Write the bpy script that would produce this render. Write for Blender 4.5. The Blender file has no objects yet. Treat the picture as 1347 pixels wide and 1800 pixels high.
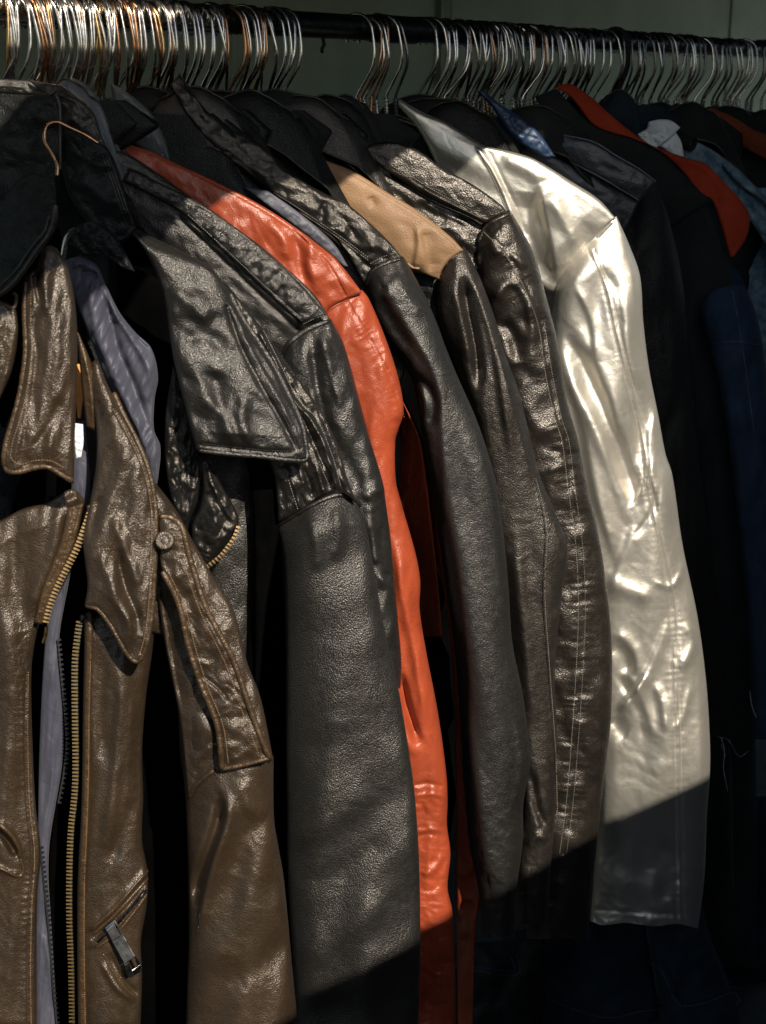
import bpy, math, random
import numpy as np
from mathutils import Vector, Matrix

random.seed(7); RNG = np.random.default_rng(7)
SC = bpy.context.scene
COL = SC.collection

# ------------------------------------------------------------------ camera
FPX = 2400.0; PW, PH = 1347.0, 1800.0
PITCH = math.radians(16.7); AZ = math.radians(42.5)
FH = np.array([math.cos(AZ), math.sin(AZ), 0.0])          # horizontal view direction
RH = np.array([math.sin(AZ), -math.cos(AZ), 0.0])         # camera right
UZ = np.array([0.0, 0.0, 1.0])
FW = FH*math.cos(PITCH) - UZ*math.sin(PITCH)
UP = FH*math.sin(PITCH) + UZ*math.cos(PITCH)
CAM = np.array([-1.19507, -1.25490, -0.0904])             # origin = a point of the rail's axis

cam = bpy.data.cameras.new('camera'); camo = bpy.data.objects.new('camera', cam); COL.objects.link(camo)
cam.sensor_fit = 'VERTICAL'; cam.sensor_height = 36.0; cam.lens = 36.0*FPX/PH
cam.clip_start = 0.05; cam.clip_end = 200
m = Matrix((RH.tolist(), UP.tolist(), (-FW).tolist())).transposed().to_4x4()
m.translation = Vector(CAM); camo.matrix_world = m
cam.dof.use_dof = True; cam.dof.focus_distance = 1.58; cam.dof.aperture_fstop = 11
SC.camera = camo

# ------------------------------------------------------------------ light
SUN_AZ, SUN_EL = math.radians(25), math.radians(36)
SV = math.cos(SUN_EL)*(-math.cos(SUN_AZ)*FH + math.sin(SUN_AZ)*RH) + math.sin(SUN_EL)*UZ
w = bpy.data.worlds.new('World'); SC.world = w; w.use_nodes = True
nt = w.node_tree; sky = nt.nodes.new('ShaderNodeTexSky'); sky.sky_type = 'NISHITA'; sky.sun_disc = False
sky.sun_elevation = SUN_EL; sky.sun_rotation = math.atan2(SV[0], SV[1])
nt.links.new(sky.outputs[0], nt.nodes['Background'].inputs[0]); nt.nodes['Background'].inputs[1].default_value = 0.088
sl = bpy.data.lights.new('sun', 'SUN'); sl.energy = 4.8; sl.angle = math.radians(0.5); sl.color = (1.0, 0.91, 0.77)
so = bpy.data.objects.new('sun', sl); COL.objects.link(so)
so.rotation_euler = Vector(SV).to_track_quat('Z', 'Y').to_euler(); so.location = (0, -3, 4)
SC.view_settings.view_transform = 'Standard'; SC.view_settings.look = 'None'
SC.view_settings.exposure = 0.66; SC.view_settings.gamma = 1.0

# ------------------------------------------------------------------ helpers: pixels <-> places
def rays(x, y):
    x = np.asarray(x, float); y = np.asarray(y, float)
    return (((x-PW/2)/FPX)[..., None]*RH + (-(y-PH/2)/FPX)[..., None]*UP + FW)
def at(x, y, d):
    """the place at horizontal distance d (m) from the eye seen in direction x, y"""
    r = rays(x, y); return CAM + r*(np.asarray(d, float)/(r @ FH))[..., None]
def smooth_curve(pts, n=None, step=3.0):
    p = np.asarray(pts, float)
    if len(p) == 2: dense = p[0] + (p[1]-p[0])*np.linspace(0, 1, 60)[:, None]
    else:
        out = []
        for i in range(len(p)-1):
            p0 = p[i-1] if i else 2*p[0]-p[1]; p1, p2 = p[i], p[i+1]
            p3 = p[i+2] if i+2 < len(p) else 2*p[-1]-p[-2]
            L = np.hypot(*(p2-p1)[:2])+1e-9
            m1 = (p2-p0)*L/(np.hypot(*(p1-p0)[:2])+L+1e-9); m2 = (p3-p1)*L/(np.hypot(*(p3-p2)[:2])+L+1e-9)
            t = np.linspace(0, 1, 24, endpoint=False)[:, None]
            out.append((2*t**3-3*t**2+1)*p1+(t**3-2*t**2+t)*m1+(-2*t**3+3*t**2)*p2+(t**3-t**2)*m2)
        dense = np.vstack(out+[p[-1:]])
    s = np.r_[0, np.cumsum(np.hypot(*np.diff(dense[:, :2], axis=0).T))]
    if n is None: n = max(3, int(s[-1]/step)+1)
    q = np.linspace(0, s[-1], n)
    return np.stack([np.interp(q, s, dense[:, k]) for k in range(dense.shape[1])], 1)
def offset(pts, o):
    c = smooth_curve(pts, step=4.0); t = np.gradient(c, axis=0); t /= np.linalg.norm(t, axis=1)[:, None]+1e-9
    return c + np.stack([-t[:, 1], t[:, 0]], 1)*o       # +o = to the right of the way down the page mirrored: left-hand side in y-down
# ------------------------------------------------------------------ helpers: noise and relief (millimetres)
def gn(x, y, seed=0):
    xi = np.floor(x).astype(np.int64); yi = np.floor(y).astype(np.int64); fx = x-xi; fy = y-yi
    def g(a, b, dx, dy):
        h = (a*374761393 + b*668265263 + seed*974634533) & 0x7fffffff
        h = ((h ^ (h >> 13))*1274126177) & 0x7fffffff; h = h ^ (h >> 16)
        an = (h & 4095)/4096*2*np.pi; return np.cos(an)*dx+np.sin(an)*dy
    u = fx*fx*fx*(fx*(fx*6-15)+10); v = fy*fy*fy*(fy*(fy*6-15)+10)
    return ((g(xi, yi, fx, fy)*(1-u)+g(xi+1, yi, fx-1, fy)*u)*(1-v)+(g(xi, yi+1, fx, fy-1)*(1-u)+g(xi+1, yi+1, fx-1, fy-1)*u)*v)*1.4
def fbm(x, y, o=4, seed=0):
    s = 0; a = 1
    for k in range(o): s = s+a*gn(x*2**k+k*7.3, y*2**k-k*3.1, seed+k); a *= .5
    return s
def rot(x, y, a):
    c, s = math.cos(math.radians(a)), math.sin(math.radians(a)); return x*c+y*s, -x*s+y*c
def near(pts, X, Y):
    c = smooth_curve(pts, step=9.0); best = np.full(X.shape, 1e18); sd = np.zeros(X.shape); tt = np.zeros(X.shape); n = len(c)-1
    for i in range(n):
        a, b = c[i], c[i+1]; d = b-a; L2 = d@d+1e-9
        t = np.clip(((X-a[0])*d[0]+(Y-a[1])*d[1])/L2, 0, 1)
        ex = X-a[0]-t*d[0]; ey = Y-a[1]-t*d[1]; q = ex*ex+ey*ey; mk = q < best
        best = np.where(mk, q, best); sd = np.where(mk, np.sign(d[0]*ey-d[1]*ex)*-1.0, sd); tt = np.where(mk, (i+t)/n, tt)
    return np.sqrt(best), sd, tt                          # sd > 0: right of a line drawn downward
def ridge(pts, w, a, w2=None, taper=True, wob=0.0):
    """raised (a>0) or sunk (a<0) fold along a line; w to its left, w2 to its right"""
    def f(X, Y, U, V):
        Xw = X+wob*gn(X/40, Y/40, 5) if wob else X
        d, s, t = near(pts, Xw, Y); ww = np.where(s > 0, w2 or w, w)
        k = np.exp(-(d/ww)**2)
        if taper: k = k*np.clip(np.sin(np.pi*np.clip(t, .02, .98))*1.8, 0, 1)
        return a*k
    return f
def step_fold(pts, a, w=4, fall=60):
    """a layer that ends along the line: high on its right side, dropping sharply to the left"""
    def f(X, Y, U, V):
        d, s, t = near(pts, X, Y); k = np.sin(np.pi*np.clip(t, .01, .99))**.6
        sdv = d*s; return a*k*np.where(sdv > 0, np.exp(-(sdv/fall)**2), np.exp(-(sdv/w)**2))
    return f
def drape(sx, sy, a, ang=0, seed=1, o=2):
    def f(X, Y, U, V):
        x, y = rot(X, Y, ang); return a*fbm(x/sx, y/sy, o, seed)
    return f
def crumple(s, a, stretch=1.6, ang=0, seed=3, mask=None):
    def f(X, Y, U, V):
        x, y = rot(X, Y, ang); wx = gn(x/s*.6, y/s*.6, seed+11); wy = gn(x/s*.6+9, y/s*.6, seed+12)
        q = 0; am = 1
        for k in range(3):
            g_ = gn(x/s*2**k/stretch+wx*.9, y/s*2**k+wy*.9, seed+k); q = q+am*(np.sqrt(g_*g_+.015)*1.4-.45+.7*gn(x/s*2**k/stretch*.8+5, y/s*2**k*.8, seed+k+30)); am *= .40
        r = .62*a*q
        if mask is not None: r = r*mask(X, Y, U, V)
        return r
    return f
def seam(pts, w=3.0, a=-1.3, pk=0.7, pw=16, per=11, taper=False):
    """a sewn seam: a groove with little puckers crossing it"""
    def f(X, Y, U, V):
        d, s, t = near(pts, X, Y); L = len(smooth_curve(pts, step=9.0))*9.0
        ph = t*L/per*2*np.pi; p = (.6*np.sin(ph*.8+6*gn(t*L/31, t*0, 4)+s*.8)+.8*gn(t*L/per*1.3, d/40*s, 14))*gnm(t*L/60)*.8
        return a*np.exp(-(d/w)**2) + pk*p*np.exp(-(d/pw)**2)*np.clip(d/4, 0, 1)
    return f
def gnm(t): return .6+.8*gn(t, t*0+3.3, 8)
def where_y(y0, y1, sgn=1):
    return lambda X, Y, U, V: np.clip((Y-y0)/(y1-y0), 0, 1) if sgn > 0 else 1-np.clip((Y-y0)/(y1-y0), 0, 1)
def near_pt(cx, cy, rx, ry): return lambda X, Y, U, V: np.exp(-((X-cx)/rx)**2-((Y-cy)/ry)**2)
# ------------------------------------------------------------------ helpers: objects
def mesh_obj(name, V, F, mat, parent=None, origin=None, smooth=True):
    V = np.asarray(V, float)
    if parent is not None: V = V-np.array(parent['_o'])
    elif origin is not None: V = V-np.array(origin)
    me = bpy.data.meshes.new(name)
    F = np.asarray(F, np.int32); me.vertices.add(len(V)); me.vertices.foreach_set('co', V.astype(np.float32).ravel())
    k = F.shape[1]; me.loops.add(F.size); me.loops.foreach_set('vertex_index', F.ravel())
    me.polygons.add(len(F)); me.polygons.foreach_set('loop_start', np.arange(0, F.size, k, dtype=np.int32))
    me.polygons.foreach_set('use_smooth', np.full(len(F), smooth)); me.update(calc_edges=True); me.validate()
    me.materials.append(mat); o = bpy.data.objects.new(name, me); COL.objects.link(o)
    if parent is not None: o.parent = parent; o['_o'] = parent['_o']
    elif origin is not None: o.location = origin; o['_o'] = list(map(float, origin))
    else: o['_o'] = [0., 0., 0.]
    return o
def thing(name, label, cat, loc, group=None):
    o = bpy.data.objects.new(name, None); COL.objects.link(o); o.location = loc; o['_o'] = [float(v) for v in loc]
    o.empty_display_size = .05; o['label'] = label; o['category'] = cat
    if group: o['group'] = group
    return o
def tag(o, label, cat, group=None):
    o['label'] = label; o['category'] = cat
    if group: o['group'] = group
    return o
def ring_faces(nr, nc, closed=True):
    i = np.arange(nr-1)[:, None]; j = np.arange(nc if closed else nc-1)[None, :]; j2 = (j+1) % nc
    return np.stack([i*nc+j, (i+1)*nc+j, (i+1)*nc+j2, i*nc+j2], -1).reshape(-1, 4)
PIECE = {}
def sheet(name, mat, parent, L, R, T=None, B=None, d=1.4, prof='pillow', bulge=6, back=None, thick=3.5, edge=(5, 3.0),
          fx=(), res=3.0, topflat=.5, fade=True, flat=2.3):
    """a cloth or leather panel (or a closed tube, prof='tube') whose outline runs L, R, T, B; d = distance, or its four corners"""
    Lc = smooth_curve(L); Rc = smooth_curve(R)
    nv = int(max(len(Lc), len(Rc))*3.0/res)+2; Lc = smooth_curve(L, nv); Rc = smooth_curve(R, nv)
    wmax = np.hypot(*(Rc-Lc).T).max(); nu = max(10, int(wmax/res)+2)
    s = np.linspace(0, 1, nu); u = (1-np.cos(np.pi*s))/2 if prof == 'tube' else s
    Tc = smooth_curve(T, 200) if T else Lc[0]+(Rc[0]-Lc[0])*np.linspace(0, 1, 200)[:, None]
    Bc = smooth_curve(B, 200) if B else Lc[-1]+(Rc[-1]-Lc[-1])*np.linspace(0, 1, 200)[:, None]
    ip = lambda c: np.stack([np.interp(u, np.linspace(0, 1, 200), c[:, k]) for k in (0, 1)], 1)
    Tu, Bu = ip(Tc), ip(Bc); v = np.linspace(0, 1, nv)[:, None, None]; uu = u[None, :, None]
    P = (1-uu)*Lc[:, None]+uu*Rc[:, None]+(1-v)*Tu[None]+v*Bu[None]-((1-v)*((1-uu)*Lc[0]+uu*Rc[0])+v*((1-uu)*Lc[-1]+uu*Rc[-1]))
    X, Y = P[..., 0], P[..., 1]; U = np.broadcast_to(u[None], X.shape); V = np.broadcast_to(v[..., 0], X.shape)
    if np.isscalar(d): D = np.full(X.shape, float(d))
    else:
        a, b, c, e = d; D = (1-V)*((1-U)*a+U*b)+V*((1-U)*c+U*e)
    h = np.zeros(X.shape)
    for f in fx: h = h+f(X, Y, U, V)
    width = np.hypot(*(Rc-Lc).T)[:, None]; eu = np.minimum(U, 1-U)*width
    hL = max(1.0, float(np.mean([len(smooth_curve(L))*3.0, len(smooth_curve(R))*3.0]))); ev = np.minimum(V, 1-V)*hL
    if prof == 'tube':
        sl_ = np.clip(1-np.abs(2*U-1)**flat, 0, 1)**(1/flat); tf = np.clip(topflat+V*hL/110, 0, 1); tf = tf*tf*(3-2*tf)*(1-topflat*.0); h = h*np.clip(sl_*1.6, 0, 1)+bulge*sl_*tf
        bk = (back if back is not None else bulge)*sl_
    else:
        e = np.minimum(eu, ev) if edge else None
        k = np.clip(e/edge[0], 0, 1); k = np.sqrt(1-(1-k)**2) if edge else 1
        if fade: h = h*np.clip(e/(edge[0]*2.0), .15, 1)
        h = h+bulge*np.sqrt(np.clip(1-(2*U-1)**2, 0, 1))*np.clip(.3+ev/60, 0, 1)-edge[1]*(1-k)
        bk = None
    Df = D-h/1000.0
    PF = at(X, Y, Df); Db = D+bk/1000.0 if prof == 'tube' else np.maximum(Df+.0008, D-h/1000.0+thick/1000.0*np.clip(k+.15, .2, 1))
    PB = at(X, Y, Db)
    VV = np.concatenate([PF, PB[:, ::-1]], 1); nc = 2*nu
    F = ring_faces(nv, nc)
    if prof != 'tube':
        j = np.arange(nu-1); caps = []
        for r, fl in ((0, 1), (nv-1, 0)):
            q = np.stack([r*nc+j, r*nc+j+1, r*nc+nc-2-j, r*nc+nc-1-j], -1); caps.append(q if fl else q[:, ::-1])
        F = np.vstack([F]+caps)
    o = mesh_obj(name, VV.reshape(-1, 3), F, mat, parent)
    PIECE[o.name] = (X.ravel(), Y.ravel(), Df.ravel(), PF.reshape(-1, 3)); return o
def on(piece, pts, lift=0.0, step=3.0):
    X, Y, D, _ = PIECE[piece.name]; c = smooth_curve(pts, step=step); dd = []
    for p in c:
        q = (X-p[0])**2+(Y-p[1])**2; i = np.argpartition(q, 4)[:4]; wq = 1/(q[i]+.5); dd.append((D[i]*wq).sum()/wq.sum())
    dd = np.array(dd)
    if len(dd) > 6: dd = np.convolve(np.pad(dd, 2, mode='edge'), np.ones(5)/5, mode='valid')
    return at(c[:, 0], c[:, 1], dd-lift/1000.0)
def tube_verts(P, r, n=6, cap=True):
    P = np.asarray(P, float); T = np.gradient(P, axis=0); T /= np.linalg.norm(T, axis=1)[:, None]+1e-12
    r = np.broadcast_to(np.asarray(r, float), (len(P),)); ref = np.array([.31, .22, .92]); V = []
    N = np.cross(T[0], ref); N /= np.linalg.norm(N)
    for i in range(len(P)):
        N = N-T[i]*(N@T[i]); N /= np.linalg.norm(N)+1e-12; Bn = np.cross(T[i], N)
        a = np.linspace(0, 2*np.pi, n, endpoint=False)
        V.append(P[i]+r[i]*(np.cos(a)[:, None]*N+np.sin(a)[:, None]*Bn))
    V = np.vstack(V); F = ring_faces(len(P), n)
    return V, F
def tube(name, P, r, mat, parent=None, n=8, origin=None):
    V, F = tube_verts(P, r, n); return mesh_obj(name, V, F, mat, parent, origin)
def piping(piece, pts, mat, r=1.8, lift=0.6, name='piping', wob=.15, step=3.0):
    P = on(piece, pts, lift, step); n = len(P); rr = r/1000*(1+wob*gn(np.arange(n)/2.7, np.zeros(n)+r, 3)); rr[0] *= .6; rr[-1] *= .6
    return tube(name, P, rr, mat, piece, 8)
STV = np.array([[-1, 0, 0], [-.55, 1, 0], [-.55, 0, 1], [-.55, -1, 0], [-.55, 0, -1], [.55, 1, 0], [.55, 0, 1], [.55, -1, 0], [.55, 0, -1], [1, 0, 0]], float)
STF = [(0, 2, 1, 1), (0, 3, 2, 2), (0, 4, 3, 3), (0, 1, 4, 4), (1, 2, 6, 5), (2, 3, 7, 6), (3, 4, 8, 7), (4, 1, 5, 8), (9, 5, 6, 6), (9, 6, 7, 7), (9, 7, 8, 8), (9, 8, 5, 5)]
def stitches(piece, pts, mat, pitch=3.2, r=.45, lift=.35, name='stitching'):
    """one row of thread stitches sewn along a line of the panel"""
    P = on(piece, pts, lift, 2.0); s = np.r_[0, np.cumsum(np.linalg.norm(np.diff(P, axis=0), axis=1))]; n = max(2, int(s[-1]/(pitch/1000)))
    Vs, Fs = [], []; TR = [f for f in STF]
    for k in range(n):
        if RNG.random() < .03: continue
        a = (k+.5)*s[-1]/n; c = np.array([np.interp(a, s, P[:, j]) for j in range(3)]); b = np.array([np.interp(a+.001, s, P[:, j]) for j in range(3)])
        t = b-c; L = np.linalg.norm(t)
        if L < 1e-7: continue
        t /= L; nrm = -FH; bi = np.cross(t, nrm); bi /= np.linalg.norm(bi); nn = np.cross(bi, t)
        ln = pitch/1000*.36*(1+.15*RNG.standard_normal())
        base = len(Vs)*10; Vs.append(c+STV[:, :1]*t*ln+STV[:, 1:2]*bi*r/1000+STV[:, 2:3]*nn*r/1000)
        Fs += [[i+base for i in f] for f in TR]
    V = np.vstack(Vs); tri = []
    me = bpy.data.meshes.new(name); o_ = np.array(piece['_o'])
    me.from_pydata((V-o_).tolist(), [], [tuple(dict.fromkeys(f)) for f in Fs]); me.materials.append(mat)
    me.polygons.foreach_set('use_smooth', [True]*len(me.polygons))
    o = bpy.data.objects.new(name, me); COL.objects.link(o); o.parent = piece; o['_o'] = piece['_o']; return o
# ------------------------------------------------------------------ materials
def nodes(name):
    mt = bpy.data.materials.new(name); mt.use_nodes = True; t = mt.node_tree; b = t.nodes['Principled BSDF']
    return mt, t, b
def add(t, kind, **kw):
    n = t.nodes.new(kind)
    for k, v in kw.items():
        if k.startswith('i_'): n.inputs[k[2:].replace('_', ' ')].default_value = v
        else: setattr(n, k, v)
    return n
def ramp(t, src, p0, c0, p1, c1):
    r = t.nodes.new('ShaderNodeValToRGB'); e = r.color_ramp.elements
    e[0].position, e[0].color = p0, (*c0, 1); e[1].position, e[1].color = p1, (*c1, 1); t.links.new(src, r.inputs[0]); return r.outputs[0]
def leather(name, base, rough=.42, grain=480, g_amt=.5, crease=.35, wear=None, wear_at=.62, spec=.5, metal=0.0, coat=0.0, tint=.25, rvar=.12, crough=.30, warm=1.0):
    mt, t, b = nodes(name); lk = t.links.new
    tc = add(t, 'ShaderNodeTexCoord'); o = tc.outputs['Object']
    n0 = add(t, 'ShaderNodeTexNoise', i_Scale=60.0, i_Detail=3.0); lk(o, n0.inputs['Vector'])
    wv = add(t, 'ShaderNodeVectorMath', operation='MULTIPLY_ADD'); lk(n0.outputs['Color'], wv.inputs[0]); wv.inputs[1].default_value = (.006, .006, .006); lk(o, wv.inputs[2])
    v1 = add(t, 'ShaderNodeTexVoronoi', feature='SMOOTH_F1', i_Scale=grain); v1.inputs['Smoothness'].default_value = .35; lk(wv.outputs[0], v1.inputs['Vector'])
    v2 = add(t, 'ShaderNodeTexVoronoi', feature='DISTANCE_TO_EDGE', i_Scale=grain*.28); lk(wv.outputs[0], v2.inputs['Vector'])
    e2 = add(t, 'ShaderNodeMapRange'); lk(v2.outputs['Distance'], e2.inputs[0]); e2.inputs[2].default_value = .12
    n1 = add(t, 'ShaderNodeTexNoise', i_Scale=140.0, i_Detail=8.0, i_Roughness=.62); lk(o, n1.inputs['Vector'])
    n2 = add(t, 'ShaderNodeTexNoise', i_Scale=9.0, i_Detail=5.0, i_Roughness=.6); lk(o, n2.inputs['Vector'])
    # creases come and go over the hide
    ms = add(t, 'ShaderNodeMapRange'); lk(n2.outputs['Fac'], ms.inputs[0]); ms.inputs[1].default_value = .42; ms.inputs[2].default_value = .62
    b1 = add(t, 'ShaderNodeBump', i_Strength=g_amt, i_Distance=.0013); lk(v1.outputs['Distance'], b1.inputs['Height']); b1.invert = True
    b2 = add(t, 'ShaderNodeBump', i_Strength=crease, i_Distance=.0030); lk(n1.outputs['Fac'], b2.inputs['Height']); lk(b1.outputs[0], b2.inputs['Normal'])
    cm = add(t, 'ShaderNodeMath', operation='MULTIPLY'); lk(e2.outputs[0], cm.inputs[0]); lk(ms.outputs[0], cm.inputs[1])
    b3 = add(t, 'ShaderNodeBump', i_Strength=crease*.6, i_Distance=.0009); lk(cm.outputs[0], b3.inputs['Height']); lk(b2.outputs[0], b3.inputs['Normal'])
    lk(b3.outputs[0], b.inputs['Normal'])
    lo = tuple(c*(1-tint) for c in base); hi = tuple(min(1, c*(1+tint)) for c in base)
    c0 = ramp(t, n2.outputs['Fac'], .35, lo, .68, hi)
    if wear:
        n3 = add(t, 'ShaderNodeTexNoise', i_Scale=38.0, i_Detail=9.0, i_Roughness=.7); lk(o, n3.inputs['Vector'])
        wr = add(t, 'ShaderNodeMapRange'); lk(n3.outputs['Fac'], wr.inputs[0]); wr.inputs[1].default_value = wear_at-.08; wr.inputs[2].default_value = wear_at+.12
        mx = add(t, 'ShaderNodeMix', data_type='RGBA'); lk(wr.outputs[0], mx.inputs[0]); lk(c0, mx.inputs[6]); mx.inputs[7].default_value = (*wear, 1); c0 = mx.outputs[2]
    lk(c0, b.inputs['Base Color'])
    rr = add(t, 'ShaderNodeMapRange'); lk(n1.outputs['Fac'], rr.inputs[0]); rr.inputs[1].default_value = .3; rr.inputs[2].default_value = .7
    rr.inputs[3].default_value = rough-rvar*.5; rr.inputs[4].default_value = rough+rvar*.5; lk(rr.outputs[0], b.inputs['Roughness'])
    b.inputs['Specular IOR Level'].default_value = spec; b.inputs['Metallic'].default_value = metal; b.inputs['Specular Tint'].default_value = (1, .5+.5*warm, warm, 1)
    b.inputs['Coat Weight'].default_value = coat; b.inputs['Coat Roughness'].default_value = crough
    return mt
def cloth(name, c1, c2, rough=.75, weave=900, bump=.25, spec=.25, sheen=0.0, mottle=14.0):
    mt, t, b = nodes(name); lk = t.links.new; tc = add(t, 'ShaderNodeTexCoord'); o = tc.outputs['Object']
    n = add(t, 'ShaderNodeTexNoise', i_Scale=mottle, i_Detail=7.0, i_Roughness=.65); lk(o, n.inputs['Vector'])
    lk(ramp(t, n.outputs['Fac'], .38, c1, .64, c2), b.inputs['Base Color'])
    w1 = add(t, 'ShaderNodeTexNoise', i_Scale=weave, i_Detail=2.0); lk(o, w1.inputs['Vector'])
    bp = add(t, 'ShaderNodeBump', i_Strength=bump, i_Distance=.001); lk(w1.outputs['Fac'], bp.inputs['Height']); lk(bp.outputs[0], b.inputs['Normal'])
    b.inputs['Roughness'].default_value = rough; b.inputs['Specular IOR Level'].default_value = spec; b.inputs['Sheen Weight'].default_value = sheen
    return mt
def metal(name, c, rough=.25, var=.15, scale=120, dark=.6):
    mt, t, b = nodes(name); lk = t.links.new; tc = add(t, 'ShaderNodeTexCoord')
    n = add(t, 'ShaderNodeTexNoise', i_Scale=scale, i_Detail=5.0); lk(tc.outputs['Object'], n.inputs['Vector'])
    lk(ramp(t, n.outputs['Fac'], .35, tuple(x*dark for x in c), .62, c), b.inputs['Base Color'])
    r = add(t, 'ShaderNodeMapRange'); lk(n.outputs['Fac'], r.inputs[0]); r.inputs[1].default_value = .3; r.inputs[2].default_value = .7
    r.inputs[3].default_value = max(.05, rough-var/2); r.inputs[4].default_value = rough+var/2; lk(r.outputs[0], b.inputs['Roughness'])
    b.inputs['Metallic'].default_value = 1.0; return mt
M = dict(
    black=leather('black_leather', (.0080, .0076, .0068), .44, 820, .44, .14, wear=(.028, .025, .021), wear_at=.70, spec=.80, warm=.90),
    black_soft=leather('soft_black_leather', (.0090, .0084, .0074), .48, 640, .60, .09, spec=.85, warm=.90),
    black_satin=leather('satin_black_leather', (.0075, .0072, .0066), .43, 760, .42, .10, spec=.85, warm=.92),
    black_worn=leather('worn_black_leather', (.0095, .0080, .0066), .45, 620, .46, .17, wear=(.036, .028, .021), wear_at=.62, spec=.8, warm=.84),
    black_shiny=leather('shiny_black_leather', (.007, .0067, .0062), .38, 860, .38, .15, wear=(.026, .022, .018), wear_at=.74, spec=.85, warm=.82),
    black_dull=leather('dull_black_leather', (.006, .0068, .0068), .55, 500, .5, .15, spec=.25),
    slate=leather('slate_leather', (.085, .093, .102), .46, 500, .4, .15, coat=.2),
    navy=leather('navy_leather', (.010, .016, .023), .46, 500, .4, .18, coat=.3),
    espresso=leather('espresso_leather', (.0105, .0082, .0064), .41, 560, .42, .19, wear=(.042, .030, .021), wear_at=.70, spec=.85, warm=.84),
    brown=leather('brown_leather', (.0255, .0155, .0078), .43, 760, .46, .13, wear=(.052, .033, .0175), wear_at=.66, spec=.95, warm=.84),
    brown_edge=leather('worn_brown_edge', (.036, .0205, .0092), .46, 600, .4, .22, wear=(.085, .045, .020), wear_at=.66, spec=.8, warm=.65),
    orange=leather('orange_leather', (.27, .047, .018), .38, 780, .26, .20, wear=(.21, .030, .011), wear_at=.64, tint=.16, spec=.6, warm=.85),
    tan=leather('tan_leather', (.225, .132, .069), .56, 600, .3, .10, tint=.10, spec=.35),
    silver=leather('silver_leather', (.62, .585, .515), .43, 900, .14, .12, metal=.86, tint=.05, rvar=.06),
    lilac=cloth('lilac_satin', (.046, .047, .066), (.066, .067, .090), .50, 1400, .12, .28, .05),
    grey_lining=cloth('grey_lilac_satin', (.065, .065, .082), (.10, .10, .118), .5, 1400, .12, .3, .05),
    denim=cloth('dark_denim', (.007, .017, .036), (.013, .030, .062), .85, 700, .5),
    denim_deep=cloth('black_blue_denim', (.006, .011, .018), (.012, .022, .032), .85, 700, .5),
    denim_pale=cloth('pale_denim', (.05, .10, .14), (.20, .28, .32), .85, 500, .6, mottle=60),
    red_wool=cloth('red_wool', (.26, .030, .012), (.34, .045, .018), .9, 600, .4, .15),
    rust=cloth('rust_cotton', (.16, .036, .014), (.22, .055, .02), .9, 600, .4, .15),
    white=cloth('white_cotton', (.62, .66, .68), (.74, .76, .77), .8, 700, .3),
    orange_tag=cloth('orange_ribbon', (.75, .28, .07), (.82, .36, .10), .6, 900, .2),
    black_cloth=cloth('black_cloth', (.010, .0115, .0108), (.018, .020, .019), .85, 600, .4, .2),
    shade_black=cloth('shade_black_lining', (.0012, .0012, .0013), (.0020, .0020, .0021), .85, 900, .2, .02),  # near-black colour in place of shade on panels and bodies in the gaps
    blue_shiny=leather('blue_vinyl', (.012, .030, .072), .46, 300, .1, .2),
    thread_black=cloth('black_thread', (.030, .028, .025), (.05, .046, .04), .6, 2000, .1),
    thread_grey=cloth('grey_thread', (.16, .15, .13), (.26, .24, .21), .6, 2000, .1),
    thread_brown=cloth('brown_thread', (.20, .12, .06), (.30, .19, .10), .6, 2000, .1),
    thread_red=cloth('rust_thread', (.20, .035, .012), (.30, .06, .02), .6, 2000, .1),
    thread_silver=cloth('silver_thread', (.26, .24, .20), (.36, .33, .28), .6, 2000, .1),
    steel=metal('steel_wire', (.62, .60, .57), .24), brass=metal('brass_wire', (.62, .42, .20), .26), copper=metal('copper_wire', (.48, .27, .15), .28),
    dark_wire=metal('dark_wire', (.22, .22, .22), .30), chrome=metal('chrome', (.72, .70, .68), .16, .1), rail=metal('blackened_rail', (.06, .07, .07), .34),
    brass_tooth=metal('brass_teeth', (.58, .36, .15), .30, scale=300), dark_tooth=metal('black_teeth', (.05, .05, .055), .35, scale=300),
    wall=cloth('green_grey_tarpaulin', (.25, .31, .24), (.31, .37, .28), .7, 300, .2, mottle=5.0),
    stain=cloth('brown_stain', (.10, .07, .05), (.15, .11, .08), .8, 300, .2),
    ground=cloth('asphalt', (.035, .035, .034), (.06, .06, .058), .9, 160, .8),
    shade_canvas=cloth('dark_green_canvas', (.03, .04, .035), (.045, .055, .048), .85, 300, .3),
    board=cloth('weathered_board', (.06, .05, .042), (.10, .085, .07), .8, 80, .5),
)
M['shade_black'].node_tree.nodes['Principled BSDF'].inputs['IOR'].default_value = 1.02
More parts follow.
